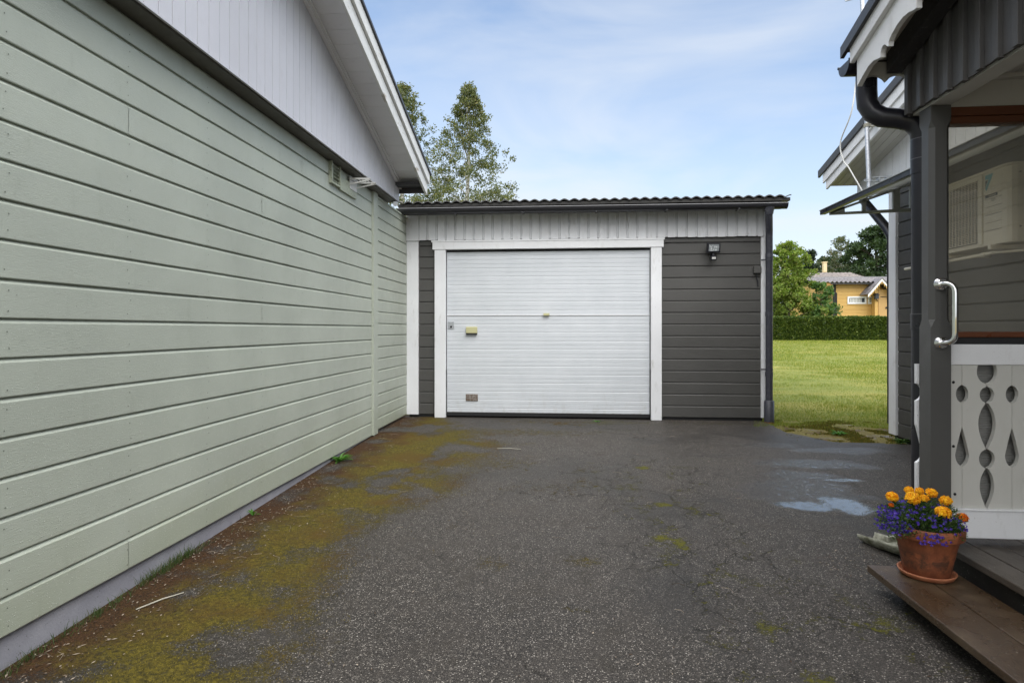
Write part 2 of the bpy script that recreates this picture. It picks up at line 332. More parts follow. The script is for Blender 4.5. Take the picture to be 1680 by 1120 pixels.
def wet(x, y):
    p = 0
    for cx, cy, rx, ry, k in ((1.50, 3.93, .24, .11, .95), (1.76, 3.96, .20, .20, 1), (2.04, 4.62, .17, .06, .72), (1.75, 4.75, .35, .16, .42), (1.9, 5.9, .45, .16, .34), (2.5, 5.7, .5, .18, .36), (1.3, 5.4, .3, .1, .3), (2.0, 5.15, .6, .2, .42), (2.2, 3.5, .4, .4, .42), (1.6, 4.3, .5, .4, .40)):
        q = math.hypot((x - cx) / rx, (y - cy) / ry) + .38 * fbm(x, y, 4.5, 5, 1)
        p = max(p, k * (1 - sm(.50, 1.25, q)))
    return p
# crack network: polylines wandering down the drive
random.seed(5); CR = []
def crack(x, y, x1, y1, w_=1.0, amp=.11):
    n = max(4, int(math.hypot(x1 - x, y1 - y) / .06)); pts = []
    for i in range(n + 1):
        t = i / n; px = x + (x1 - x) * t; py = y + (y1 - y) * t
        pts.append((px + amp * fbm(px, py, 2.5, 4, x * 7), py + amp * fbm(px, py, 2.5, 4, 40 + y)))
    CR.append((pts, w_))
for q in ((.62, 5.3, .40, 4.1), (.40, 4.1, .44, 3.3), (.44, 3.3, .80, 2.3, 1.1), (.80, 2.3, .92, 1.4), (.28, 4.6, .34, 3.7), (.34, 3.7, .55, 2.9), (.55, 2.9, .62, 1.5), (.85, 4.9, .80, 4.0), (.80, 4.0, 1.0, 2.9),
          (1.0, 2.9, 1.25, 2.0), (-.1, 6.95, .6, 6.75), (.42, 3.8, .62, 3.2), (.62, 3.2, .95, 2.5), (.2, 5.0, .12, 4.2)): crack(*q)
GRID = {}
for pts, w_ in CR:
    for (ax, ay), (bx, by) in zip(pts, pts[1:]):
        GRID.setdefault((round(ax * 4), round(ay * 4)), []).append((ax, ay, bx, by, w_))
def cdist(x, y):
    best = 9
    gx, gy = round(x * 4), round(y * 4)
    for i in (-1, 0, 1):
        for j in (-1, 0, 1):
            for ax, ay, bx, by, w_ in GRID.get((gx + i, gy + j), ()):
                dx, dy = bx - ax, by - ay; t = max(0, min(1, ((x - ax) * dx + (y - ay) * dy) / (dx * dx + dy * dy + 1e-9)))
                best = min(best, math.hypot(x - ax - t * dx, y - ay - t * dy) / w_)
    return best
xs = [-2.02 + .0125 * i for i in range(int(4.75 / .0125) + 1)]
xs += [xs[-1] + .3 * i for i in range(1, 6)]
ys = [-5, -3, -1, 0, .7, 1.1]; yv = 1.3
while yv < 7.6: ys.append(yv); yv += .0125 if yv < 4.0 else .02
def edge_in(x, y):
    e = .07 * fbm(x, y, 3, 4, 8)
    if x < 2.33 + .5 * e: return y < 7.6
    if x < 3.6: return y < 6.12 + e + .85 * (1 - sm(2.33, 2.60, x)) * .6
    return y < 5.9
vid = {}; V = []; Fc = []; nx = len(xs)
inside = [[edge_in(x, y) for x in xs] for y in ys]
for j, y in enumerate(ys):
    for i, x in enumerate(xs):
        if inside[j][i]: vid[(i, j)] = len(V); V.append((x, y, hgt(x, y) + .012))
for j in range(len(ys) - 1):
    for i in range(nx - 1):
        ks = [(i, j), (i + 1, j), (i + 1, j + 1), (i, j + 1)]
        if all(k in vid for k in ks): Fc.append([vid[k] for k in ks])
me = bpy.data.meshes.new('driveway'); me.from_pydata(V, [], Fc)
am = me.attributes.new('moss', 'FLOAT', 'POINT'); aw = me.attributes.new('wet', 'FLOAT', 'POINT'); ac = me.attributes.new('crack', 'FLOAT', 'POINT')
am.data.foreach_set('value', [moss(x, y) if y > 1 else 0 for x, y, _ in V])
aw.data.foreach_set('value', [wet(x, y) if x > .9 and y > 2.8 else 0 for x, y, _ in V])
ac.data.foreach_set('value', [1 - sm(.02, .21, cdist(x, y) + .10 * fbm(x, y, 2.2, 3, 31)) if y > 1 and -.5 < x < 1.6 else 0 for x, y, _ in V])
me.polygons.foreach_set('use_smooth', [True] * len(Fc))
drive = bpy.data.objects.new('driveway', me); COL.objects.link(drive); struct(drive)
a = Mat('asphalt', .6, spec=.22)
MO, WE, CK = a.attr('moss'), a.attr('wet'), a.attr('crack')
v1 = a.vor(175, o='Color'); v1s = a.xyz(v1)
d1 = a.vor(175); v2s = a.xyz(a.vor(330, o='Color')); fine = a.noise(380, 3, .7); mid = a.noise(26, 5, .65); big = a.noise(1.3, 4, .6)
base = a.mix(a.rng(big, .3, .7), (.014, .0128, .0117), (.033, .0295, .0265))
base = a.mix(a.rng(mid, .35, .7, 0, .6), base, (.052, .046, .041))
stone = a.mix(a.m('POWER', v1s[1], 1.6), (.045, .040, .035), (.37, .335, .295))
base = a.mix(a.rng(v2s[0], .45, 1.0, 0, .65), base, (.125, .110, .096)); base = a.mix(a.rng(v2s[1], .80, .90, 0, .8), base, (.009, .008, .007))
k = a.mix(a.m('MULTIPLY', a.rng(v1s[0], .50, .66), a.rng(d1, .55, .35)), base, stone)
k = a.mix(a.m('MULTIPLY', a.m('MULTIPLY', a.rng(v1s[0], .965, .975), a.rng(mid, .45, .6)), a.rng(d1, .55, .4)), k, (.50, .47, .43))
k = a.mix(a.rng(fine, .62, .75, 0, .5), k, (.13, .12, .115))
dust = a.rng(a.noise(3.5, 6, .7), .48, .68, 0, .45); k = a.mix(dust, k, (.062, .053, .045))
damp = a.rng(a.noise(.8, 6, .68, a.map((1, .8, 1), (4, 2, 0)), .6), .50, .62, 0, .55); k = a.mix(damp, k, (.026, .024, .022))
patch = a.rng(a.noise(7, 5, .75, a.map((1, .7, 1))), .55, .70, 0, .5); k = a.mix(patch, k, (.030, .025, .018))
k = a.mix(a.rng(a.vor(1.7, a.map((1, 1, 1), (.3, .2, 0)), 'DISTANCE_TO_EDGE'), .012, .004, 0, 0), k, (.01, .01, .01))
def edge(sc_, loc, w0, w1):
    va = a.N.new('ShaderNodeVectorMath'); va.operation = 'MULTIPLY_ADD'; nn = a.N.new('ShaderNodeTexNoise'); nn.inputs['Scale'].default_value = 6; nn.inputs['Detail'].default_value = 6; nn.inputs['Roughness'].default_value = .68
    a.L.new(a.P, nn.inputs[0]); a.L.new(nn.outputs['Color'], va.inputs[0]); va.inputs[1].default_value = (.22, .22, 0); a.L.new(a.map((1, .8, 0), loc), va.inputs[2])
    return a.rng(a.vor(sc_, va.outputs[0], 'DISTANCE_TO_EDGE'), w0, w1, 1, 0)
E1 = edge(2.6, (.3, .7, 0), .003, .013); E2 = edge(8.5, (1.3, .2, 0), .008, .030)
E1 = a.m('MULTIPLY', E1, a.rng(a.m('ADD', CK, a.rng(a.noise(.9, 3), .5, .6, 0, .45)), .15, .5)); E2 = a.m('MULTIPLY', E2, a.rng(a.m('ADD', CK, a.m('MULTIPLY', a.m('SUBTRACT', a.noise(3, 4), .5), .8)), .45, .75))
EE = a.m('MULTIPLY', a.m('MAXIMUM', E1, a.m('MULTIPLY', E2, .62)), a.rng(a.noise(4.5, 5, .7), .34, .58, .2, 1))
k = a.mix(a.m('MULTIPLY', EE, a.rng(mid, .35, .55, .35, .95)), k, (.009, .008, .006))
mm = a.m('ADD', MO, a.m('ADD', a.m('MULTIPLY', a.m('SUBTRACT', a.noise(36, 6, .75), .5), 1.5), a.m('MULTIPLY', a.m('SUBTRACT', a.noise(170, 3, .7), .5), 1.5)))
mm = a.m('ADD', mm, a.m('MULTIPLY', a.m('ADD', a.m('MULTIPLY', EE, .35), a.m('MULTIPLY', CK, .42)), a.rng(a.noise(4.5, 6, .72), .47, .58)))
mmask = a.rng(mm, .44, .86)
XX = a.m('ADD', a.xyz()[0], a.m('MULTIPLY', a.m('SUBTRACT', a.noise(5, 5, .65), .5), .9))
mcol = a.mix(a.rng(a.noise(60, 4, .7), .35, .65), (.040, .034, .008), (.17, .132, .016))
mcol = a.mix(a.rng(a.noise(2.2, 5, .6), .47, .62, 0, .8), mcol, (.105, .062, .012))
mcol = a.mix(a.rng(a.noise(260, 2), .55, .7, 0, .8), mcol, (.018, .014, .006))
mcol = a.mix(a.rng(XX, -1.56, -1.86, 0, .88), mcol, a.mix(a.rng(a.noise(130, 3), .4, .6), (.030, .014, .008), (.085, .038, .018)))
mcol = a.mix(a.rng(XX, .1, .35, 0, .7), mcol, (.12, .125, .018))
k = a.mix(mmask, k, mcol)
wmn = a.m('ADD', a.m('MULTIPLY', a.m('SUBTRACT', a.noise(20, 6, .80), .5), 2.0), a.m('MULTIPLY', a.m('SUBTRACT', v1s[2], .5), .5))
wm = a.rng(a.m('ADD', WE, wmn), .55, .80)
wm2 = a.rng(WE, .15, .6)
k = a.mix(a.m('MULTIPLY', wm2, .45), k, (.02, .019, .019)); k = a.mix(wm, k, (.045, .043, .040)); a.col(k)
ro = a.mix(damp, a.rng(big, .3, .7, .52, .68), (.40, .40, .40)); ro = a.mix(wm2, ro, (.24, .24, .24)); ro = a.mix(mmask, ro, (.9, .9, .9)); ro = a.mix(wm, ro, (.05, .05, .05)); a.ro(ro)
hh = a.m('ADD', a.m('MULTIPLY', a.rng(d1, .6, 0), .8), a.m('MULTIPLY', fine, .5)); hh = a.m('SUBTRACT', hh, a.m('MULTIPLY', EE, 2.5))
hh = a.m('ADD', hh, a.m('MULTIPLY', a.m('MULTIPLY', mmask, a.noise(180, 4, .7)), 3.5))
n0 = a.bump(hh, .0035, a.m('MULTIPLY', a.m('SUBTRACT', 1, wm), .75, clamp=True)); a.put(a.b.inputs['Specular IOR Level'], a.m('MULTIPLY_ADD', wm, .55, a.m('MULTIPLY_ADD', wm2, .2, .22)))
drive.data.materials.append(a.mat)
# lawn sheet out to the horizon
xs2 = [-900, -300, -100, -40, -20, -10, -5, -2.5] + [-2 + .25 * i for i in range(60)] + [14, 18, 25, 40, 100, 300, 900]
ys2 = [-900, -200, -50, -20, -8, -5, -2, 0, 2, 4] + [5 + .25 * i for i in range(60)] + [21, 23, 26, 30, 33, 36, 40, 50, 70, 150, 400, 1500]
V = [(x, y, hgt(x, y) + (.02 * fbm(x, y, .35, 3, 1) * sm(7.5, 10, y) if y < 40 else 0)) for y in ys2 for x in xs2]; n2 = len(xs2)
lawn = MB(); lawn.add(V, [(j * n2 + i, j * n2 + i + 1, (j + 1) * n2 + i + 1, (j + 1) * n2 + i) for j in range(len(ys2) - 1) for i in range(n2 - 1)], 0, True)
a = Mat('lawn_ground', .85)
X_, Y_, Z_ = a.xyz(); band = a.noise(1.0, 5, .6, a.map((.35, 1.3, 1))); f1 = a.noise(25, 5, .7); f2 = a.noise(140, 3, .7); pt = a.noise(2.2, 5, .65)
k = a.mix(a.rng(f1, .3, .7), (.105, .140, .018), (.22, .245, .034))
k = a.mix(a.rng(band, .42, .60, 0, .75), k, (.33, .285, .065))
k = a.mix(a.rng(a.noise(.9, 6, .7, a.map((.5, 1.6, 1), (3, 1, 0))), .56, .70, 0, .6), k, (.10, .16, .022))
k = a.mix(a.rng(a.noise(3, 5, .7, a.map((.6, 1.5, 1))), .62, .74, 0, .5), k, (.24, .20, .09))
k = a.mix(a.rng(f2, .5, .72, 0, .5), k, (.06, .09, .015))
near = a.rng(a.m('ADD', Y_, a.m('MULTIPLY', a.m('SUBTRACT', pt, .5), 1.8)), 7.9, 7.0)
mo = a.mix(a.rng(a.noise(55, 5, .7), .35, .65), (.085, .070, .010), (.25, .20, .022))
mo = a.mix(a.rng(a.noise(5, 4), .5, .62), mo, (.10, .060, .012))
cv = a.vor(70, o='Color'); grav = a.mix(a.xyz(cv)[0], (.06, .055, .05), (.30, .28, .27))
gm = a.rng(a.m('ADD', a.noise(3.1, 5, .6, a.map((1, 1.8, 1))), a.m('MULTIPLY', a.m('SUBTRACT', f1, .5), .5)),   .57, .63)
mo = a.mix(gm, mo, grav); k = a.mix(near, k, mo); a.col(k)
a.bump(a.m('ADD', f2, a.m('MULTIPLY', a.vor(70), .8)), .012, .8)
struct(lawn.build('lawn', a.mat))

# ------------------------------------------------------------------ weatherboarding
def siding(mb, axis, face, sgn, a0, a1, z0, z1, pitch, nails=None, jit=.0012, joints=None, seed=1, depth=.014, m=0):
    """boards on the plane axis=face, front towards sgn; a = the other level axis; each board its own island"""
    rd = random.Random(seed); zb = z0; bi = 0
    def P(a_, d, z_): return (face + sgn * d, a_, z_) if axis == 'x' else (a_, face + sgn * d, z_)
    while zb < z1 - .01:
        zt = min(zb + pitch, z1); full = zt - zb > pitch * .8
        cuts = [a0, a1]
        if joints: cuts = sorted([a0, a1] + [q for b_, q in joints if b_ == bi])
        for c0, c1 in zip(cuts, cuts[1:]):
            g0 = c0 + (.0012 if c0 != a0 else 0); g1 = c1 - (.0012 if c1 != a1 else 0)
            off = rd.uniform(-.0012, .0012); n = max(1, int((g1 - g0) / .35)); vs = []
            pr = [(-depth, zb), (-.0015, zb), (0, zb + .003), (0, zt - .019 if full else zt), (-depth * .8, zt - .0065 if full else zt + .0001), (-depth, zt if full else zt + .0002)]
            for i in range(n + 1):
                t = g0 + (g1 - g0) * i / n; j1 = rd.uniform(-jit, jit); j2 = rd.uniform(-jit, jit) * .8
                for q, (d, z_) in enumerate(pr):
                    vs.append(P(t, d + (off + j1 * .6 if 0 < q < 4 else 0), z_ + (j2 if 0 < q < 3 else 0)))
            k = len(pr); fs = []
            flip = (axis == 'x') == (sgn > 0)
            for i in range(n):
                for q in range(k - 1):
                    f = (i * k + q, (i + 1) * k + q, (i + 1) * k + q + 1, i * k + q + 1)
                    fs.append(f if flip else f[::-1])
            mb.add(vs, fs, m)
        if nails and full:
            for q in nails:
                for dz in (.028, .092):
                    zz = zb + dz + rd.uniform(-.006, .006); qq = q + rd.uniform(-.012, .012); r_ = .0030
                    if a0 < qq < a1 and rd.random() < .9:
                        mb.add([P(qq + r_ * math.cos(t * 1.047), .0026, zz + r_ * math.sin(t * 1.047)) for t in range(6)], [tuple(range(6)) if flip else tuple(range(6))[::-1]], m + 1)
        zb += pitch; bi += 1
    return mb

# ================================================================== GREEN HOUSE (left)
gh = thing('green_house', 'pale green weatherboarded house along the left of the drive with grey gable panel', 'house', (-1.95, 2, -.12))
XL = -1.95
nails = [1.971 + .603 * i for i in range(-9, 7)]
jr = random.Random(3)
jts = [(b_, nails[jr.choice((5, 7, 8, 9, 10, 12, 13))]) for b_ in range(18) if jr.random() < .35]
s_ = MB(); siding(s_, 'x', XL, 1, -4.6, 6.03, .02, 2.50, .139, nails, joints=jts); s_.box(-6, XL - .0187, -4.6, 6.10, .021, 2.497)
s_.build('wall', [M['green'], M['nail']], gh)
MB().box(XL - .012, XL + .022, 6.03, 6.165, .02, 2.496).build('corner_board', M['green'], gh, .002)
f_ = MB().box(-6, XL - .022, -4.6, 6.09, -.6, .0195); f_.build('foundation', M['concrete'], gh)
# overhanging gable: tongue and groove uprights
XG = -1.83; RID = 1.0; YE = 6.62
def rakeL(y): return 2.69 + .30 * (YE - y) if y > RID else 2.69 + .30 * (YE - RID) - .30 * (RID - y)
g_ = MB(); y = YE; i = 0; rd = random.Random(8)
while y > -4.6:
    y1 = y - .098; o_ = rd.uniform(-.0006, .0006)
    for (ya, yb, d) in ((y, y1 + .006, 0), (y1 + .006, y1, -.006)):
        g_.prism([(ya, 2.512), (yb, 2.512), (yb, rakeL(yb) + .05), (ya, rakeL(ya) + .05)], 'x', XG - .02, XG + d + (o_ if not d else 0))
    y = y1
g_.build('gable_panel', M['gableL'], gh)
MB().box(XL - .03, XG - .0205, -4.6, YE - .003, 2.4985, 2.523).build('ledge_soffit', painted('painted_ledge_shade', (.10, .095, .082), GY, .6, .1, .2, .0005).mat, gh)  # shadow under the gable ledge is put into this dark base colour
MB().box(XG - .004, XG + .006, -4.6, YE, 2.5035, 2.5115).build('drip_moulding', M['gableL'], gh)
# rake soffit, moulding, bargeboards, roof
XR = -1.545
def slope_slab(mb, x0, x1, ya, yb, zb_fn, dz0, dz1, m=0):
    return mb.prism([(ya, zb_fn(ya) + dz0), (yb, zb_fn(yb) + dz0), (yb, zb_fn(yb) + dz1), (ya, zb_fn(ya) + dz1)], 'x', x0, x1, m)
so = MB(); y = YE; 
while y > RID:
    y1 = max(RID, y - .145); slope_slab(so, XG - .02, XR - .001, y, y1 + .005, rakeL, 0, .018); slope_slab(so, XG - .02, XR - .001, y1 + .005, y1, rakeL, .008, .018); y = y1
slope_slab(so, XG - .02, XR - .001, RID, -4.6, rakeL, 0, .018)
so.build('soffit', M['soffit'], gh)
mo_ = MB(); slope_slab(mo_, XG + .0015, XG + .028, YE - .002, RID, rakeL, -.045, -.001); slope_slab(mo_, XG + .0285, XG + .045, YE - .004, RID, rakeL, -.018, -.0015); mo_.build('moulding', M['soffit'], gh)
bb = MB(); slope_slab(bb, XR, XR + .024, YE + .03, RID, rakeL, -.10, .028); bb.build('bargeboard', M['rot'], gh, .002)
bb = MB(); slope_slab(bb, XR + .0245, XR + .047, YE + .05, RID, rakeL, .0285, .14); bb.build('bargeboard', M['rot'], gh, .002)
MB().box(-6, XR - .002, YE + .001, YE + .024, 2.60, 2.80).build('eave_board', M['edge'], gh)
MB().box(-6, XG - .021, 6.104, YE - .001, 2.524, 2.56).box(XG - .0195, XR - .0015, YE - .16, YE + .0005, 2.655, 2.688).build('eave_soffit', M['edge'], gh)
rf = MB(); slope_slab(rf, -6, XR + .062, YE + .08, RID, rakeL, .1405, .165); slope_slab(rf, -6, XR + .062, RID, -4.8, rakeL, .1405, .165); rf.build('roof', M['edge'], gh)
# vent grille and wall plate
vg = thing('vent_grille', 'small pale green louvred vent high on the green wall under the gable ledge', 'vent', (XL, 4.99, 2.42))
v_ = MB().box(XL - .002, XL + .030, 4.90, 4.915, 2.31, 2.492).box(XL - .002, XL + .030, 5.085, 5.10, 2.31, 2.492).box(XL - .002, XL + .030, 4.9155, 5.0845, 2.31, 2.325).box(XL - .002, XL + .004, 4.9155, 5.0845, 2.3255, 2.49)
v_.build('frame', M['green'], vg)
for k in range(5):
    zc = 2.345 + k * .031; MB().obox((XL + .016, 5.0, zc), (.010, 0, -.008), (0, .0845, 0), (.001, 0, .0015)).build('louvre', M['green'], vg)
MB().box(XL - .002, XL + .021, 5.1005, 5.52, 2.30, 2.42).build('backing_board', M['green'], vg, .002)
wb = thing('wall_bracket', 'white perforated metal bracket sticking out beside the vent on the green wall', 'bracket', (XL, 5.40, 2.42))
b_ = MB()
for y in (5.34, 5.50):
    b_.obox((XL + .11, y, 2.448), (.10, 0, -.004), (0, .004, 0), (0, 0, .008)); b_.obox((XL + .11, y, 2.418), (.10, 0, .020), (0, .004, 0), (0, 0, .006))
for k in range(6): b_.box(XL + .03 + k * .032, XL + .038 + k * .032, 5.3445, 5.4955, 2.4412, 2.4452)
b_.build('arm', M['wire'], wb); MB().box(XL + .0215, XL + .026, 5.33, 5.51, 2.36, 2.475).build('back_plate', M['wire'], wb)
# small lamp at the gable foot
ll = thing('eave_lamp', 'tiny grey lamp fixed under the far corner of the grey gable panel', 'lamp', (-1.86, 6.55, 2.47))
MB().lathe([(0, .035), (.028, .035), (.028, .02), (.0, .02)], (-1.86, 6.55, 2.46), 14).build('base', M['galv'], ll)
MB().tube([(-1.86, 6.55, 2.482), (-1.84, 6.50, 2.455), (-1.83, 6.46, 2.452)], [.012, .022, .026], 12).build('lamp_head', M['galv'], ll)

# annex screen between the house and the garage
sw = thing('boarded_screen', 'pale green boarded wall closing the gap between green house and garage', 'wall', (XL, 6.8, 0))
s_ = MB(); siding(s_, 'x', XL - .004, 1, 6.1655, 7.432, .05, 2.46, .1235, None, seed=5); s_.box(XL - .10, XL - .0230, 6.166, 7.43, .0505, 2.458)
s_.build('wall', [M['green'], M['nail']], sw)
MB().box(XL - .11, XL + .012, 6.1652, 7.40, 2.4605, 2.478).build('cap', M['green'], sw, .002)

# ================================================================== GARAGE
YG = 7.43
ga = thing('garage', 'dark grey boarded garage with white sectional door at the end of the drive', 'garage', (.2, YG, 0))
s_ = MB(); siding(s_, 'y', YG, -1, -1.8065, -1.6005, .05, 2.19, .139, None, seed=11); siding(s_, 'y', YG, -1, 1.149, 2.303, .05, 2.19, .139, None, seed=12)
s_.box(-1.95, -1.56, YG + .019, YG + .12, .051, 2.50); s_.box(1.11, 2.34, YG + .019, YG + .12, .051, 2.50); s_.box(-1.5595, 1.1095, YG + .014, YG + .12, 2.075, 2.50)
s_.box(2.26, 2.339, YG + .121, 12.9, .05, 2.5); s_.box(-1.94, -1.86, YG + .121, 12.9, .05, 2.5); s_.box(-1.859, 2.259, 12.8, 12.9, .05, 2.5)
s_.build('wall', [M['dark'], M['nail']], ga)
for x0, x1 in ((-1.93, -1.60), (1.15, 2.33)): MB().box(x0, x1, YG + .02, YG + .10, -.2, .05).build('footing', M['black'], ga)
MB().box(-1.954, -1.807, YG - .025, YG + .013, .045, 2.186).build('corner_board', M['whiteZ'], ga, .003)
MB().box(2.3035, 2.345, YG - .022, YG + .013, .055, 2.186).build('corner_board', M['whiteZ'], ga, .003)
MB().box(2.3455, 2.368, YG - .022, YG + .12, .055, 2.45).build('corner_board', M['whiteZ'], ga, .003)
# board and groove fascia
f_ = MB(); x = -1.795; i = 0; rd = random.Random(2)
while x < 2.33:
    x1 = min(x + .116, 2.344); zz = 2.192 + rd.uniform(-.003, .003)
    f_.box(x, x1 - .024, YG - .034, YG - .014, zz, 2.53); f_.box(x1 - .0185, x1 - .0065, YG - .031, YG - .0142, zz + .004, 2.529); f_.box(x1 - .0239, x1 - .0186, YG - .022, YG - .0143, zz + .009, 2.528); f_.box(x1 - .0064, x1 - .0001, YG - .022, YG - .0143, zz + .009, 2.528); x = x1
f_.build('fascia_cladding', M['whiteZ'], ga, .0015)
MB().box(-1.956, -1.798, YG - .042, YG + .012, 2.187, 2.53).build('fascia_end_board', M['whiteZ'], ga, .003)
MB().box(-1.985, 2.46, 7.20, 7.225, 2.47, 2.585).build('eave_board', M['edge'], ga)
MB().box(-1.985, 2.46, 7.226, YG + .12, 2.5305, 2.545).build('eave_soffit', M['edge'], ga)
# roof sheet: rounded waves
r_ = MB(); n = 640; prof = []
for i in range(n + 1):
    x = -1.99 + 4.53 * i / n; ph = ((x + 2) / .1155) % 1
    prof.append((x, .022 * (math.sin(ph * 2 * math.pi) * .5 + .5) ** .7 + .0015 * math.sin(x * 9)))
vs = []; 
for (yy, zo) in ((7.11, 0), (7.111, .007), (9.9, .007 + .17), (12.95, .007 + .35)):
    for x, h_ in prof: vs.append((x, yy, 2.588 + h_ + zo - (.006 if yy == 7.11 else 0) - .012 * (x + 1.98) / 4.5 * 0))
fs = [(j * (n + 1) + i, j * (n + 1) + i + 1, (j + 1) * (n + 1) + i + 1, (j + 1) * (n + 1) + i) for j in range(3) for i in range(n)]
r_.add(vs, fs, 0, True); r_.box(-1.985, 2.535, 7.13, 12.9, 2.55, 2.586); r_.build('roof', M['roof'], ga)
# gutter (half round along X) with lip
def gutter(mb, x0, x1, yc, z0a, z0b, r=.05, n=10, th=.003, m=0):
    vs = []
    for (xx, zc) in ((x0, z0a), (x1, z0b)):
        for rr in (r, r - th):
            for j in range(n + 1):
                t = math.pi + math.pi * j / n; vs.append((xx, yc + rr * math.cos(t), zc + rr * math.sin(t)))
    k = n + 1; fs = []
    for j in range(n): fs += [(j, j + 1, 2 * k + j + 1, 2 * k + j), (k + j + 1, k + j, 3 * k + j, 3 * k + j + 1)]
    mb.add(vs, fs, m, True)
    mb.add([vs[i] for i in range(k)] , [tuple(range(k))], m); mb.add([vs[2 * k + i] for i in range(k)], [tuple(range(k))[::-1]], m)
gt = MB(); gutter(gt, -1.985, 2.50, 7.14, 2.525, 2.515, .058); g0 = gt.build('gutter', M['gutter'], ga)
MB().tube([(-1.985, 7.083, 2.527), (2.502, 7.083, 2.517)], .0048, 8).build('lip', M['lip'], g0)
for xx in (-1.3, -.5, .35, 1.15, 1.95): MB().box(xx, xx + .02, 7.078, 7.199, 2.455, 2.466).build('gutter_bracket', M['gutter'], g0)
# downpipe
dp = MB().tube([(2.307, 7.14, 2.47), (2.308, 7.15, 2.40), (2.362, 7.31, 2.25), (2.371, 7.34, 2.18), (2.371, 7.34, .25)], .040, 16).tube([(2.307, 7.14, 2.475), (2.307, 7.14, 2.44), (2.308, 7.145, 2.40)], [.062, .050, .043], 16)
for zz in (1.93, 1.25, .55): dp.tube([(2.371, 7.34, zz), (2.371, 7.34, zz + .05)], .0435, 16)
d0 = dp.build('downpipe', M['dpipe'], ga)
MB().tube([(2.371, 7.34, .27), (2.371, 7.34, .262), (2.371, 7.34, .02)], [.046, .056, .056], 18).build('pipe_sleeve', M['dpipe'], d0)
MB().tube([(2.371, 7.34, .021), (2.371, 7.34, -.03)], .053, 16).build('clay_socket', M['saucer'], d0)
for zz in (1.90, .62): MB().tube([(2.371, 7.34, zz), (2.371, 7.34, zz + .018)], .0445, 16).box(2.29, 2.33, 7.36, 7.375, zz, zz + .015).build('pipe_clip', M['dpipe'], d0)
# door surround
MB().box(-1.640, 1.182, YG - .055, YG - .0345, 2.165, 2.188).box(-1.625, 1.17, YG - .050, YG + .013, 2.076, 2.1645).build('lintel_board', M['whiteX'], ga, .003)
MB().box(-1.600, -1.462, YG - .042, YG + .013, .012, 2.0755).build('door_jamb', M['whiteZ'], ga, .004)
MB().box(1.022, 1.1485, YG - .042, YG + .013, .012, 2.0755).build('door_jamb', M['whiteZ'], ga, .004)
MB().box(-1.560, -1.4605, YG + .0135, YG + .07, -.02, 2.074).box(1.0205, 1.109, YG + .0135, YG + .07, -.02, 2.074).box(-1.46, 1.02, YG + .0135, YG + .07, 2.052, 2.074).build('door_frame', M['black'], ga)
def doorpan(z0, z1, flat):
    pr = [(.03, z0), (0, z0)]; zz = z0 + flat
    i = 0
    while zz < z1 - .03:
        w_ = .004 if i % 2 else .0065; pr += [(0, zz - w_), (.0035, zz - .001), (.0035, zz + .001), (0, zz + w_)]; zz += .0515; i += 1
    pr += [(0, z1), (.03, z1)]
    return pr
for (z0, z1, fl) in ((.078, 1.2605, .05), (1.2760, 2.047, .055)):
    d_ = MB(); d_.prism([(YG + .012 + q, z_) for q, z_ in doorpan(z0, z1, fl)], 'x', -1.454, 1.013); d_.build('door_panel', M['door'], ga)
MB().box(-1.454, 1.013, YG + .0045, YG + .0118, 1.2655, 1.2755).build('door_joint_strip', M['whiteX'], ga)
MB().box(-1.455, 1.014, YG + .006, YG + .045, .030, .0775).build('bottom_seal', M['black'], ga, .004)
MB().box(-1.4615, -1.455, YG - .008, YG + .0135, .04, .60).build('side_seal', M['black'], ga)
MB().box(1.0135, 1.0205, YG - .012, YG + .0135, .04, .62).build('side_seal', M['black'], ga)
MB().box(-1.443, -1.366, YG + .006, YG + .0118, 1.098, 1.192).build('lock_plate', M['galv'], ga, .003)
MB().tube([(-1.402, YG + .008, 1.128), (-1.402, YG - .004, 1.128)], .012, 12).build('lock_cylinder', M['black'], ga)
M['ivory'] = Mat('ivory_plastic', .45, (.52, .50, .28)).mat
hb = MB().box(-1.214, -1.075, YG - .016, YG + .0118, 1.048, 1.128); h0 = hb.build('recessed_handle', M['ivory'], ga, .006)
MB().box(-1.212, -1.077, YG - .020, YG + .0116, 1.034, 1.0475).build('grip', M['black'], h0)
a = Mat('rusty_plate', .6, (.25, .2, .16), .3); a.col(a.mix(a.rng(a.noise(45, 4, .7), .4, .6), (.30, .27, .25), (.13, .09, .06))); M['rust'] = a.mat
MB().box(-1.219, -1.068, YG + .0035, YG + .0118, .214, .300).build('recessed_handle', M['rust'], ga, .004)
MB().box(-.262, -.188, YG - .022, YG + .0036, 1.262, 1.292).build('pull_knob', M['ivory'], ga, .004)
# flood lamp with sensor
fl = thing('floodlight', 'small black floodlight with motion sensor on the dark boards right of the door', 'lamp', (1.735, YG, 2.03))
MB().obox((1.737, YG - .085, 2.055), (.075, 0, 0), (0, .028, .008), (0, -.015, .054)).build('housing', M['pipe'], fl, .005)
a = Mat('lamp_glass', .08, (.55, .58, .6)); a.col(a.mix(a.rng(a.vor(40), .2, .5), (.62, .65, .67), (.25, .27, .28))); M['lampglass'] = a.mat
MB().obox((1.737, YG - .1165, 2.051), (.058, 0, 0), (0, .0025, .0007), (0, -.0105, .038)).build('lens', M['lampglass'], fl)
MB().box(1.715, 1.759, YG - .05, YG + .001, 1.975, 2.02).box(1.725, 1.749, YG - .09, YG - .0505, 1.955, 2.00).build('arm', M['pipe'], fl, .003)
MB().obox((1.737, YG - .085, 1.932), (.032, 0, 0), (0, .026, .006), (0, -.008, .024)).build('sensor', M['pipe'], fl, .006)
MB().obox((1.737, YG - .113, 1.931), (.022, 0, 0), (0, .002, .0005), (0, -.003, .012)).build('sensor_window', M['wire'], fl)
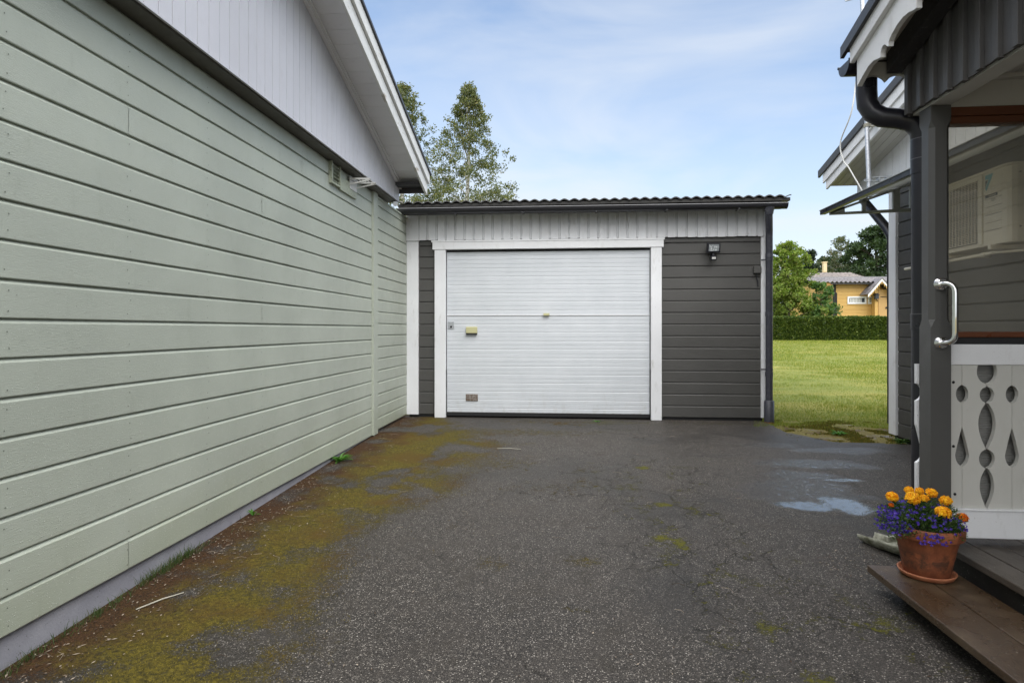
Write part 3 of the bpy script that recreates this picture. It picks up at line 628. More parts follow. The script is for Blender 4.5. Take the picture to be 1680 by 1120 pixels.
jb = thing('junction_box', 'small dark junction box on the garage boards next to the downpipe', 'box', (2.26, YG, 1.80))
MB().box(2.215, 2.30, YG - .045, YG + .001, 1.757, 1.84).build('housing', M['dark'], jb, .004)
MB().tube([(2.25, YG - .02, 1.757), (2.25, YG - .025, 1.70), (2.265, YG - .015, 1.66), (2.268, YG - .015, 1.60)], .006, 8).build('cable_tail', M['pipe'], jb)

# ================================================================== GREY HOUSE (right)
XH = 3.24
rh = thing('grey_house', 'dark grey boarded house on the right with white corner board and white gable', 'house', (XH, 5, 0))
s_ = MB(); siding(s_, 'x', XH, -1, -3, 6.255, .05, 2.50, .139, None, seed=21); s_.box(XH + .019, 9, -3, 6.385, .051, 2.499)
s_.build('wall', [M['darkY'], M['nail']], rh)
MB().box(XH + .03, 9, -3, 6.37, -.5, .05).build('foundation', M['black'], rh)
MB().box(XH - .022, XH + .013, 6.262, 6.39, .06, 2.495).build('corner_board', M['whiteZ'], rh, .003)
XG2 = 3.16; YE2 = 6.92; RI2 = .5
def rakeR(y): return 2.655 + .245 * (YE2 - y) if y > RI2 else 2.655 + .245 * (YE2 - RI2) - .245 * (RI2 - y)
g_ = MB(); y = YE2
while y > -3:
    y1 = y - .12
    for (ya, yb, d) in ((y, y1 + .008, 0), (y1 + .008, y1, .006)):
        g_.prism([(ya, 2.53), (yb, 2.53), (yb, rakeR(yb) + .05), (ya, rakeR(ya) + .05)], 'x', XG2 + d, XG2 + .03)
    y = y1
g_.build('gable_panel', M['whiteZ'], rh)
MB().box(XG2 + .0305, XH + .03, -3, YE2 - .004, 2.5295, 2.55).build('ledge_soffit', M['soffitY'], rh)
MB().box(XH + .03, 9, 6.39, YE2, 2.56, 2.6).build('eave_soffit', M['soffitY'], rh)
XR2 = 2.86
so = MB(); nb = 4; wv = (XG2 - XR2) / nb
for i in range(nb):
    slope_slab(so, XR2 + wv * i + .003, XR2 + wv * (i + 1) - .003, YE2, RI2, rakeR, 0, .02)
    slope_slab(so, XR2 + wv * (i + 1) - .003, XR2 + wv * (i + 1) + .003, YE2, RI2, rakeR, .006, .02)
so.build('soffit', M['soffitY'], rh)
bb = MB(); slope_slab(bb, XR2 - .022, XR2, YE2 + .01, RI2, rakeR, -.03, .085); bb.build('bargeboard', M['whiteY'], rh, .002)
bb = MB(); slope_slab(bb, XR2 - .044, XR2 - .0225, YE2 + .06, RI2, rakeR, .0, .0); bb = MB(); slope_slab(bb, XR2 - .040, XR2 - .0225, YE2 + .05, RI2, rakeR, .055, .150); bb.build('bargeboard', M['whiteY'], rh, .002)
rf = MB(); slope_slab(rf, XR2 - .062, XR2 - .0405, YE2 + .12, RI2, rakeR, .150, .225); slope_slab(rf, XR2 - .0404, 9, YE2 + .12, RI2, rakeR, .2, .224); slope_slab(rf, XR2 - .0404, 9, RI2, -3.5, rakeR, .2, .224)
rf.build('roof', M['edge'], rh)
MB().box(XG2 - .3, 9, YE2 + .001, YE2 + .022, 2.66, 2.80).build('eave_board', M['whiteX'], rh)
dw = MB().tube([(3.26, 6.98, 2.62), (3.24, 6.95, 2.50), (3.27, 6.52, 2.12), (3.28, 6.45, 2.02), (3.28, 6.44, .15)], .045, 14); dw.build('downpipe', M['pipe'], rh)
# canopy along the wall
ca = thing('canopy', 'grey sloping wall canopy on slotted arms above the heat pump', 'canopy', (XH, 4.5, 2.4))
XC = 2.43; ZC = 2.20
def cz(x): return ZC + .27 * (x - XC) / (XH - XC)
MB().prism([(XC, cz(XC)), (XH - .003, cz(XH)), (XH - .003, cz(XH) + .008), (XC, cz(XC) + .008)], 'y', 3.0, 6.0).build('sheet', M['sheet'], ca)
MB().prism([(XC - .022, ZC - .022), (XC - .0005, ZC - .022), (XC - .0005, ZC + .016), (XC - .022, ZC + .016)], 'y', 2.99, 6.01).build('front_rail', M['pipe'], ca)
MB().prism([(XC - .030, ZC + .0165), (XC + .03, ZC + .0165), (XC + .03, ZC + .021), (XC - .030, ZC + .021)], 'y', 2.985, 6.015).build('drip_edge', M['canopy'], ca)
MB().prism([(XC + .0, ZC - .022), (XC + .02, ZC - .022), (XC + .02, ZC - .001), (XC + .0, ZC - .001)], 'y', 2.99, 6.0).build('front_rail', M['canopy_arm'], ca)
for yb in (5.93, 3.05):
    b_ = MB(); t0 = lambda x: cz(x) - .004; lo = lambda x: ZC - .035 + .03 * (x - XC) / (XH - XC)
    # slotted arm: top flange, bottom flange, webs
    def strip(x0, x1, za0, zb0, za1, zb1): b_.prism([(x0, za0), (x1, za1), (x1, zb1), (x0, zb0)], 'y', yb, yb + .03)
    strip(XC + .04, XH - .004, t0(XC) - .022, t0(XC), t0(XH) - .022, t0(XH)); strip(XC + .04, XH - .0035, lo(XC), lo(XC) + .02, lo(XH) - .01, lo(XH) + .02)
    for xa, xb in ((XC + .0402, XC + .17), (XC + .33, XC + .36), (XC + .60, XC + .66), (XH - .06, XH - .0038)): strip(xa, xb, lo(xa) + .01, t0(xa) - .01, lo(xb) + .01, t0(xb) - .01)
    b_.build('bracket_arm', M['canopy_arm'], ca, .002)
# heat pump
hp = thing('heat_pump', 'beige outdoor heat pump unit on a wall bracket seen through the porch glass', 'heat pump', (3.05, 4.8, 1.66))
a = Mat('beige_enamel', .4, (.80, .75, .63)); M['ac'] = a.mat
XA = 2.93; ya, yb = 4.30, 5.12; za, zb = 1.675, 2.185
pts = [(XA, yb), (XA, ya + .07), (XA + .008, ya + .035), (XA + .022, ya + .012), (XA + .05, ya), (XH - .04, ya), (XH - .04, yb)]
MB().prism(pts, 'z', za, zb).build('casing', M['ac'], hp, .004)
MB().prism([(x - .004 if x < XH - .1 else x, y_ - .004 if y_ < 4.6 else y_) for x, y_ in pts], 'z', zb + .0005, zb + .018).build('top_cover', M['ac'], hp, .004)
M['acdark'] = Mat('fan_cavity', .6, (.05, .055, .065)).mat
MB().box(XA - .004, XA - .0005, 4.60, 5.08, za + .03, zb - .03).build('fan_opening', M['acdark'], hp)
fg = MB()
for k in range(36):
    zz = za + .036 + k * .0125; fg.box(XA - .012, XA - .0045, 4.602, 5.078, zz, zz + .0035)
for k in range(8): fg.box(XA - .016, XA - .0125, 4.602, 5.078, za + .034 + k * .062, za + .040 + k * .062)
for k in range(13): fg.box(XA - .0165, XA - .0122, 4.62 + k * .036, 4.623 + k * .036, za + .034, zb - .034)
fg.build('grille', M['ac'], hp)
MB().box(XA - .012, XA - .0005, 4.555, 4.5995, za + .012, zb - .004).build('front_trim', M['ac'], hp, .003)
for k in range(5): MB().box(XA - .0012, XA - .0003, 4.37, 4.54, za + .10 + .055 * k, za + .1025 + .055 * k).build('groove', M['acdark'], hp)
M['teal'] = Mat('logo_turquoise', .4, (.10, .42, .50)).mat; M['navy'] = Mat('logo_dark', .4, (.03, .045, .06)).mat
lg = MB(); fx = XA - .0015
def face(pts, m): lg.prism(pts, 'x', fx, XA - .0002, m)
face([(4.535, 2.165), (4.455, 2.165 + .002), (4.525, 2.055), (4.535, 2.075), (4.500, 2.135), (4.5355, 2.135)], 0)
face([(4.5345, 2.128), (4.510, 2.130), (4.5345, 2.085)], 1); lg.build('emblem', [M['teal'], M['navy']], hp)
lg = MB(); face([(4.535, 2.005), (4.415, 2.008), (4.415, 2.028), (4.535, 2.025)], 0); lg.build('model_bar', M['navy'], hp)
lg = MB()
for k in range(8): lg.box(fx - .0008, fx - .0001, 4.430 + k * .009, 4.4355 + k * .009, 2.0125, 2.0205)
lg.build('model_bar_print', M['ac'], hp)
cu = bpy.data.curves.new('r32', 'FONT'); cu.body = 'R32'; cu.size = .026; cu.extrude = .0004
to = bpy.data.objects.new('tmp', cu); COL.objects.link(to); bpy.context.view_layer.update()
tm = bpy.data.meshes.new_from_object(to); COL.objects.unlink(to); bpy.data.objects.remove(to)
tm.transform(Matrix.Translation(Vector((XA - .001, 4.475, 1.975)) - Vector((3.05, 4.8, 1.66))) @ Matrix.Rotation(R(-90), 4, 'Z') @ Matrix.Rotation(R(90), 4, 'X'))
tm.materials.clear(); tm.materials.append(M['navy'])
to = bpy.data.objects.new('refrigerant_lettering', tm); COL.objects.link(to); to.parent = hp
# side face: label, handle recess, valve cover, screws
MB().box(3.02, 3.19, ya - .010, ya - .0005, za + .19, zb - .02).build('side_cover', M['ac'], hp, .004)
MB().box(3.04, 3.17, ya - .0125, ya - .0101, zb - .075, zb - .045).build('handle_recess', M['acdark'], hp)
M['label'] = Mat('grey_label', .5, (.33, .34, .36)).mat
l0 = MB().box(3.035, 3.16, ya - .0118, ya - .0102, zb - .165, zb - .105).build('rating_label', M['label'], hp)
lb = MB()
for k in range(5): lb.box(3.04, 3.14 - .01 * (k % 3), ya - .0124, ya - .0119, zb - .155 + k * .010, zb - .152 + k * .010)
lb.build('label_print', M['navy'], l0)
MB().prism([(3.03, ya - .0007), (3.03, ya - .05), (3.06, ya - .075), (3.18, ya - .075), (3.19, ya - .0007)], 'z', za + .045, za + .185).build('valve_cover', M['ac'], hp, .005)
MB().prism([(3.085, za + .10), (3.125, za + .10), (3.105, za + .135)], 'y', ya - .0765, ya - .0752).build('warning_sign', M['navy'], hp)
for zz in (zb - .05, za + .1): MB().tube([(2.995, ya - .003, zz), (2.995, ya, zz)], .006, 8).build('screw', M['acdark'], hp)
for yy in (4.42, 4.95): MB().box(XA - .04, XH - .001, yy, yy + .03, za - .034, za - .004).box(XH - .03, XH - .0012, yy, yy + .0298, za - .0338, za + .2).build('wall_arm', M['ac'], hp)
MB().tube([(XA + .03, 5.6, za - .055), (XA + .03, 4.62, za - .052), (XA + .03, 4.5, za - .05)], .012, 10).tube([(XA + .03, 4.62, za - .052), (XA + .03, 4.57, za - .052)], .016, 10).tube([(XA + .1, 4.3, za - .058), (XA + .03, 4.5, za - .05)], .009, 8).build('drain_pipe', M['ac'], hp)

# antenna mast and cable
an = thing('antenna_mast', 'galvanised antenna pole clamped to the white gable of the grey house', 'antenna', (2.85, 6.0, 2.38))
p0, p1 = Vector((2.74, 5.771, 2.347)), Vector((2.74, 5.945, 4.77))
MB().tube([p0, p1], .019, 14).build('pole', M['galv'], an)
pa = lambda z_: p0 + (p1 - p0) * ((z_ - 2.347) / 2.423)
b_ = MB()
for dz in (-.018, .018):
    q = pa(2.44); b_.obox(((q.x + 3.16) / 2 + .01, q.y - .03, 2.445 + dz), (.20, 0, .004), (0, .018, 0), (0, 0, .003))
for k in range(5): b_.box(2.80 + k * .07, 2.814 + k * .07, 5.73, 5.77, 2.432, 2.459)
b_.build('wall_bracket', M['galv'], an)
q = pa(2.44); cl_ = MB().tube([q + Vector((0, 0, -.012)), q + Vector((0, 0, .012))], .026, 14); cl_.obox(q + Vector((-.01, -.01, 0)), (.035, 0, 0), (0, .006, 0), (0, 0, .008)); cl_.build('clamp', M['galv'], an)
q = pa(2.93); rp = MB(); rd = random.Random(1); M['rope'] = Mat('old_rope', .9, (.42, .40, .33)).mat
for k in range(3): rp.tube([q + Vector((.024 * math.cos(t * .9), .024 * math.sin(t * .9), .012 * k + .002 * t)) for t in range(8)], .005, 6)
for k in range(3): rp.tube([q + Vector((.02, 0, .01 * k)) + Vector((.03 * i, rd.uniform(-.02, .0), .012 * i + rd.uniform(-.012, .012))) for i in range(5)], .007, 6)
rp.build('rope_lashing', M['rope'], an)
MB().obox(pa(2.97) + Vector((.08, 0, .03)), (.07, 0, .015), (0, .012, 0), (0, 0, .012)).build('upper_bracket', M['galv'], an)
q = pa(4.19); MB().tube([q + Vector((0, 0, -.02)), q + Vector((-.10, .1, .0))], .006, 8).tube([q + Vector((-.10, .1, 0)), q + Vector((-.16, .12, .16))], .006, 8).tube([q + Vector((-.10, .1, 0)), q + Vector((-.02, .0, .09))], .004, 8).build('aerial_element', M['galv'], an)
kb = MB(); 
cp = [(2.711, 5.913, 3.599), (2.634, 5.865, 3.119), (2.615, 6.057, 2.878), (2.634, 6.038, 2.696), (2.653, 5.98, 2.619), (2.682, 5.884, 2.465), (2.711, 5.797, 2.33), (2.75, 5.749, 2.287), (2.86, 5.75, 2.33), (2.98, 5.76, 2.36), (3.155, 5.78, 2.42)]
pp = []
for i in range(len(cp) - 1):
    P0, P1, P2, P3 = [Vector(cp[max(0, min(len(cp) - 1, i + d))]) for d in (-1, 0, 1, 2)]
    for t in range(6):
        u = t / 6; pp.append(.5 * ((2 * P1) + (P2 - P0) * u + (2 * P0 - 5 * P1 + 4 * P2 - P3) * u * u + (3 * P1 - P0 - 3 * P2 + P3) * u ** 3))
pp.append(Vector(cp[-1]))
kb.tube(pp, .0065, 8); tag(kb.build('aerial_cable', M['wire'], None, org=(2.86, 6, 2.33)), 'thin white cable looping down from the antenna pole beside the white gable', 'cable')

# ================================================================== PORCH (right foreground)
po = thing('porch', 'dark timber porch on the right with scalloped bargeboard, glazed side and cut out railing', 'porch', (1.6, 2.75, 0))
PX0, PX1, PY0, PY1 = 1.557, 1.640, 2.75, 2.835
def post(y0, y1):
    c_ = .018; b = MB()
    sq = [(PX0, y0), (PX1, y0), (PX1, y1), (PX0, y1)]
    # lower and upper stretches square, the middle one with chamfered corners
    def ring(ch, z_): return [(PX0 + ch, y0, z_), (PX1 - ch, y0, z_), (PX1, y0 + ch, z_), (PX1, y1 - ch, z_), (PX1 - ch, y1, z_), (PX0 + ch, y1, z_), (PX0, y1 - ch, z_), (PX0, y0 + ch, z_)]
    zs = [(.001, .172), (.001, .98), (.001, 1.10), (c_, 1.135), (c_, 1.955), (.001, 1.985), (.001, 2.0495)]
    vs = []
    for ch, z_ in zs: vs += ring(ch, z_)
    fs = [(i * 8 + j, i * 8 + (j + 1) % 8, (i + 1) * 8 + (j + 1) % 8, (i + 1) * 8 + j) for i in range(len(zs) - 1) for j in range(8)]
    b.add(vs, fs + [tuple(range(8))[::-1], tuple(range(len(vs) - 8, len(vs)))])
    return b.build('post', M['post'], po, .0015)
# note: chamfer levels tuned by eye
post(PY0, PY1); post(.55, .635)
# deck boards run along Y; rim and under-frame
DX = 1.625; dk = MB(); x = DX; rd = random.Random(4)
while x < XH - .03:
    wd = min(.118, XH - .025 - x); zz = .170 + rd.uniform(-.002, .002)
    for y0, y1 in ((.4, 1.9 + rd.uniform(-.4, .4)), ):
        n = 12; pr = []
        for s0, s1 in ((.4, 3.0),):
            dk.box(x, x + wd - .006, s0, s1, zz - .028, zz)
    x += .118
dk.build('deck', M['deck'], po, .004)
MB().box(DX + .03, DX + .075, .42, 3.0, -.02, .1385).box(XH - .1, XH - .05, .42, 3.0, -.02, .1385).box(DX + .076, XH - .101, 2.90, 2.945, 0, .1385).build('deck_frame', M['underdeck'], po)
# railing
rl = MB().box(PX1 - .002, XH - .02, 2.772, 2.810, .940, 1.028); RLG = rl.build('railing', M['whiteX'], po, .003)
ORG[RLG.name] = ORG['porch']
MB().box(PX1 - .002, XH - .02, 2.766, 2.812, .200, .318).build('bottom_rail', M['whiteX'], RLG, .003)
MB().box(PX1 - .002, XH - .02, 2.760, 2.815, .3185, .3255).build('drip_strip', M['whiteX'], RLG, .002)
def half(kind):
    """half-width of the opening at height z for seam kind A or B"""
    if kind == 'A': sh = [('c', .815, .025, .037), ('d', .672, .505, .028)]
    else: sh = [('c', .912, .041, .052), ('c', .812, .029, .034), ('l', .781, .572, .035), ('c', .538, .032, .040), ('l', .502, .322, .029)]
    def f(z_):
        w_ = .0009
        for s in sh:
            if s[0] == 'c':
                t = (z_ - s[1]) / s[3]
                if abs(t) < 1: w_ = max(w_, s[2] * math.sqrt(1 - t * t))
            elif s[0] == 'd' and s[2] < z_ < s[1]:
                t = (s[1] - z_) / (s[1] - s[2]); w_ = max(w_, s[3] * (t / .70) ** .85 if t < .70 else s[3] * math.sqrt(max(0, 1 - ((t - .70) / .30) ** 2)) ** 1.1)
            elif s[0] == 'l' and s[2] < z_ < s[1]:
                t = (s[1] - z_) / (s[1] - s[2]); w_ = max(w_, s[3] * math.sin(math.pi * t ** .85) ** .95)
        return w_
    return f
HF = {'A': half('A'), 'B': half('B'), '0': lambda z_: .0006}
NZ = 150; ZS = [.326 + (.9395 - .326) * i / NZ for i in range(NZ + 1)]
def baluster(xl, xr, kl, kr, y0, y1, mat):
    vs = []; n = len(ZS)
    for z_ in ZS:
        a_, b_ = xl + HF[kl](z_), xr - HF[kr](z_)
        vs += [(a_, y0, z_), (b_, y0, z_), (b_, y1, z_), (a_, y1, z_)]
    fs = []
    for i in range(n - 1):
        for j in range(4): fs.append((i * 4 + j, i * 4 + (j + 1) % 4, (i + 1) * 4 + (j + 1) % 4, (i + 1) * 4 + j))
    b = MB(); b.add(vs, fs); return b.build('baluster_board', mat, RLG)
xx = 1.6415; seams = [1.7005]; kinds = 'A'
XS = [(1.6415, '0'), (1.699, 'A')]
while XS[-1][0] < XH - .14: XS.append((XS[-1][0] + .1005, 'B' if XS[-1][1] == 'A' else 'A'))
XS.append((XH - .022, '0'))
for (x0, k0), (x1, k1) in zip(XS, XS[1:]): baluster(x0, x1, k0, k1, 2.776, 2.796, M['cream'])
for (x0, z_) in ((1.664, .865), (1.664, .590), (1.670, .385)): MB().tube([(x0, 2.7765, z_), (x0, 2.7715, z_)], [.0065, .004], 10).build('screw', M['black'], RLG)
baluster(1.549, 1.690, 'A', 'A', 2.842, 2.860, M['whiteZ'])
# ribbed sheet behind the openings
rb = MB(); vs = []; n = 170
for i in range(n + 1):
    z_ = .33 + .62 * i / n
    for xx in (1.655, XH - .03): vs.append((xx, 2.822 + (.0022 if i % 2 else 0), z_))
rb.add(vs, [(2 * i, 2 * i + 1, 2 * i + 3, 2 * i + 2) for i in range(n)]); rb.box(1.655, XH - .03, 2.826, 2.832, .33, .95)
a = Mat('ribbed_sheet', .5, (.22, .22, .21)); M['rib'] = a.mat; rb.build('ribbed_sheet', M['rib'], RLG)
# glazing above the railing
wf = MB().box(PX1 - .002, XH - .02, 2.775, 2.835, 1.0285, 1.058); WF = wf.build('window_frame', M['black'], po, .002); ORG[WF.name] = ORG['porch']
MB().box(PX1 - .001, XH - .02, 2.770, 2.830, 1.0585, 1.082).build('sill', M['varnish'], WF, .002)
MB().box(PX1 - .001, XH - .02, 2.770, 2.830, 1.975, 2.005).box(PX1 - .001, XH - .02, 2.764, 2.836, 2.006, 2.044).build('head_rail', M['varnish'], WF, .003)
MB().box(PX1 - .001, PX1 + .003, 2.79, 2.82, 1.083, 1.974).build('edge_bead', M['lip'], WF)
MB().box(PX1 + .0035, XH - .021, 2.800, 2.805, 1.0825, 1.9748).build('pane', M['glass'], WF)
MB().box(PX1 - .001, XH - .02, 2.778, 2.826, 2.0445, 2.175).build('header_board', M['soffitY'], po)
# ceiling
cb = MB(); x = 1.60
while x < XH: cb.box(x, x + .092, .55, 2.90, 2.176, 2.19); cb.box(x + .092, x + .098, .55, 2.90, 2.181, 2.19); x += .098
cb.build('ceiling', M['soffitY'], po)
MB().box(1.600, XH - .02, 2.745, 2.7775, 2.158, 2.1755).build('ceiling_trim', M['soffitY'], po, .002)
# gable cladding above the opening
RP = 1.6; YP = 2.99
def rakeP(y): return 2.345 + .30 * (YP - y) if y > RP else 2.345 + .30 * (YP - RP) - .30 * (RP - y)
gp = MB(); y = 2.885; i = 0; rd = random.Random(6)
gp.box(1.5455, 1.5565, .42, 2.883, 2.062, 2.34)
while y > .42:
    zb_ = 2.050 + rd.uniform(-.004, .004)
    gp.prism([(y, zb_), (y - .028, zb_), (y - .028, rakeP(y - .028) - .09), (y, rakeP(y) - .09)], 'x', 1.520, 1.5452)
    gp.prism([(y - .0282, zb_ + .006), (y - .094, zb_ + .006), (y - .094, rakeP(y - .094) - .09), (y - .0282, rakeP(y - .0282) - .09)], 'x', 1.537, 1.5452); y -= .0945
gp.build('gable_cladding', M['darkZ'], po, .0015)
MB().box(1.5572, 1.6395, .42, 2.883, 2.0505, 2.157).build('beam', M['soffitY'], po)
MB().box(1.5455, 1.640, 2.8835, 2.905, 2.052, 2.30).build('end_board', M['darkZ'], po)
# rafter, soffit, fascia and scallops
rr_ = MB(); slope_slab(rr_, 1.455, 1.5195, 2.905, RP, rakeP, -.118, -.028); rr_.build('rafter', M['edge'], po)
so = MB(); slope_slab(so, 1.352, 1.60, 2.96, RP, rakeP, -.0275, -.012); slope_slab(so, 1.352, 1.60, RP, .3, rakeP, -.0275, -.012); so.build('soffit', M['soffitY'], po)
# scalloped board: lower outline follows the lobes of the photographed one
prof = [(0, 0), (.05, .011), (.105, .018), (.150, .008), (.185, -.010), (.207, -.020), (.2075, -.002), (.215, .010), (.228, .014), (.246, .004), (.262, -.016), (.270, -.022), (.272, -.004), (.295, .008), (.338, .014), (.380, .010), (.42, -.004), (.455, -.024), (.472, -.030)]
pts = []; s0 = 0
while s0 < 1.28:
    for s, o in prof:
        if s0 + s < 1.30: pts.append((s0 + s, o))
    s0 += .4725
sb = MB(); low = [(2.913 - s, 2.201 + .30 * s + o) for s, o in pts]; top = [(2.913 - s, 2.330 + .30 * s) for s, o in pts]
vs = []
for (y_, z_), (_, zt) in zip(low, top): vs += [(1.330, y_, z_), (1.330, y_, zt), (1.3515, y_, zt), (1.3515, y_, z_)]
n = len(low); fs = []
for i in range(n - 1):
    for j in range(4): fs.append((i * 4 + j, i * 4 + (j + 1) % 4, (i + 1) * 4 + (j + 1) % 4, (i + 1) * 4 + j))
sb.add(vs, fs + [(0, 3, 2, 1), (4 * n - 4, 4 * n - 3, 4 * n - 2, 4 * n - 1)]); sb.build('scalloped_board', M['whiteY'], po)
bb = MB(); slope_slab(bb, 1.308, 1.3295, 2.935, RP, rakeP, -.045, .030); bb.build('bargeboard', M['whiteY'], po, .002)
rf = MB(); slope_slab(rf, 1.290, 1.3075, 2.992, RP, rakeP, .020, .072); slope_slab(rf, 1.3076, XH - .01, 2.992, RP, rakeP, .048, .071); slope_slab(rf, 1.29, XH - .01, RP, .2, rakeP, .048, .071); rf.build('roof', M['edge'], po)
# eave scallops facing the back
ev = MB(); x = 1.36
top_z = 2.315; P_ = []
while x < 3.1:
    for t in range(9):
        u = t / 8; P_.append((x + .105 * u, 2.226 + .030 * math.sin(math.pi * u) ** .7))
    x += .105
vs = []
for x_, z_ in P_: vs += [(x_, 2.925, z_), (x_, 2.925, top_z), (x_, 2.945, top_z), (x_, 2.945, z_)]
n = len(P_); ev.add(vs, [(i * 4 + j, (i + 1) * 4 + j, (i + 1) * 4 + (j + 1) % 4, i * 4 + (j + 1) % 4) for i in range(n - 1) for j in range(4)] + [(0, 1, 2, 3)])
ev.build('eave_scallops', M['soffitY'], po)
MB().prism([(2.9455, 2.268), (2.965, 2.30), (2.965, 2.345), (2.9455, 2.345)], 'x', 1.352, XH - .02).build('eave_board', M['pipe'], po)
gt = MB(); gutter(gt, 1.318, XH - .02, 3.02, 2.350, 2.340, .057, 12); PG = gt.build('gutter', M['pipe'], po); ORG[PG.name] = ORG['porch']
MB().tube([(1.316, 3.077, 2.352), (XH - .02, 3.077, 2.342)], .007, 8).tube([(1.316, 2.964, 2.352), (XH - .02, 2.964, 2.342)], .004, 8).build('lip', M['pipe'], PG)
pts = [(1.416, 3.01, 2.31), (1.416, 3.008, 2.21), (1.419, 3.005, 2.150), (1.437, 2.99, 2.105), (1.47, 2.975, 2.078), (1.53, 2.96, 2.065), (1.585, 2.945, 2.045), (1.618, 2.935, 2.00), (1.624, 2.93, 1.93), (1.624, 2.93, .06)]
D = MB().tube(pts, .0455, 20).tube([(1.624, 2.93, 1.80), (1.624, 2.93, 1.955)], .0485, 20).tube([(1.624, 2.93, 1.09), (1.624, 2.93, 1.16)], .0485, 20)
PD = D.build('downpipe', M['pipe'], po); ORG[PD.name] = ORG['porch']
M['lipdark'] = Mat('pipe_seam', .3, (.10, .10, .11)).mat
for zz in (1.955, 1.865, 1.16): MB().tube([(1.624, 2.93, zz), (1.624, 2.93, zz + .004)], .0492, 20).build('seam_ring', M['lipdark'], PD)
# grab handle on the post
hd = MB(); hx = 1.598; hz0, hz1 = 1.035, 1.285; yo = PY0 - .062
path = [(hx, PY0 + .002, hz1), (hx, PY0 - .030, hz1)]
for t in range(1, 8): 
    u = t / 8 * math.pi / 2; path.append((hx + .022 * math.sin(u) * .9, PY0 - .030 - .030 * math.sin(u), hz1 - .030 * (1 - math.cos(u))))
path += [(hx + .020, yo, hz1 - .045), (hx + .020, yo, hz0 + .045)]
for t in range(1, 8):
    u = t / 8 * math.pi / 2; path.append((hx + .022 * math.cos(u) * .9, PY0 - .030 - .030 * math.cos(u), hz0 + .030 * (1 - math.sin(u))))
path += [(hx, PY0 - .030, hz0), (hx, PY0 + .002, hz0)]
hd.tube(path, .0115, 16); HD = hd.build('grab_handle', M['chrome'], po); ORG[HD.name] = ORG['porch']
for zz in (hz0, hz1): MB().tube([(hx, PY0 - .0005, zz), (hx, PY0 - .006, zz), (hx, PY0 - .016, zz)], [.030, .029, .020], 24).build('rose', M['chrome'], HD)
# step
st = thing('wooden_step', 'brown stained two board step in front of the weathered porch deck', 'step', (1.45, 2.3, -.05))
MB().box(1.283, 1.449, .6, 2.722, .060, .090).build('tread_board', M['step'], st, .004)
MB().box(1.4535, 1.605, .6, 2.730, .061, .0905).build('tread_board', M['step'], st, .004)
MB().box(1.385, 1.415, .7, 2.66, -.16, .0598).box(1.56, 1.59, .7, 2.70, -.16, .0598).box(1.4155, 1.5595, 2.60, 2.645, -.14, .0597).build('support', M['underdeck'], st)

# ================================================================== FLOWER POT
PC = (1.470, 2.625)
pt = thing('flower_pot', 'round terracotta flower pot standing on its saucer on the brown step', 'flower pot', (PC[0], PC[1], .0915))
MB().lathe([(0, .003), (.075, .003), (.094, .004), (.101, .016), (.104, .022), (.100, .024), (.095, .019), (.088, .010), (0, .010)], (PC[0], PC[1], .0905), 48).build('saucer', M['saucer'], pt)
MB().lathe([(0, .0115), (.078, .0115), (.083, .016), (.092, .07), (.112, .160), (.1155, .165), (.127, .1655), (.130, .170), (.1315, .206), (.129, .211), (.123, .211), (.119, .205), (.117, .185), (0, .185)], (PC[0], PC[1], .0905), 56).build('pot', M['pot'], pt)
MB().lathe([(0, .192), (.07, .194), (.116, .188)], (PC[0], PC[1], .0905), 32).build('soil', M['soil'], pt)
def rndunit(rd):
    while True:
        v = Vector((rd.uniform(-1, 1), rd.uniform(-1, 1), rd.uniform(-1, 1)))
        if .05 < v.length < 1: return v.normalized()
def leaf(mb, p, d, n, L_, W_, m=0, fold=.25, seg=2):
    d = d.normalized(); s = d.cross(n)
    s = s.normalized() if s.length > 1e-4 else Vector((1, 0, 0)); n = s.cross(d)
    a_ = p; b_ = p + d * L_ * .45 + s * W_ * .5 + n * W_ * fold; c_ = p + d * L_ * .45 - s * W_ * .5 + n * W_ * fold; e = p + d * L_ - n * L_ * .12
    mid_ = p + d * L_ * .5
    mb.add([a_, b_, e, mid_, c_], [(0, 1, 2, 3), (0, 3, 2, 4)], m)
M['maribud'] = leafmat('marigold_petal', (.86, .42, .010), (.92, .60, .020), (.66, .19, .004), .25, .6)
M['maridark'] = leafmat('marigold_petal_orange', (.66, .13, .004), (.85, .27, .006), (.45, .06, .004), .25, .6)
M['marileaf'] = leafmat('marigold_leaf', (.02, .06, .012), (.05, .13, .025), None, .3)
M['lobleaf'] = leafmat('lobelia_leaf', (.025, .06, .015), (.07, .13, .03), (.12, .18, .05), .3)
M['lob'] = leafmat('lobelia_petal', (.030, .014, .22), (.085, .038, .46), (.17, .10, .56), .25, .55)
mg = thing('marigold_plant', 'orange marigolds with double ruffled blooms standing tall in the terracotta pot', 'flowers', (PC[0], PC[1], .28))
rd = random.Random(12)
heads = [(358, 192, 62, 2.60, 0), (512, 135, 48, 2.66, 0), (545, 205, 76, 2.58, 0), (608, 140, 46, 2.68, 0), (650, 205, 48, 2.62, 0), (720, 160, 58, 2.66, 0), (848, 230, 62, 2.62, 0), (825, 335, 76, 2.53, 0), (1000, 385, 60, 2.62, 1), (968, 480, 40, 2.60, 1), (348, 268, 26, 2.60, 1)]
T_ = math.atan(87 / 1000); cT, sT = math.cos(T_), math.sin(T_)
HP = [Vector((1.278, 2.60, .424)), ]
def fromphoto(px, py, Y):      # point of the vertical plane at depth Y behind a photograph position (used once, for real bloom positions)
    a_ = (px - 840) / 1000; r0, r1, r2 = a_ * cT - sT, a_ * sT + cT, -(py - 541) / 1000; d = Y / r1
    return Vector((r0 * d, Y, 1.09 + r2 * d)), d
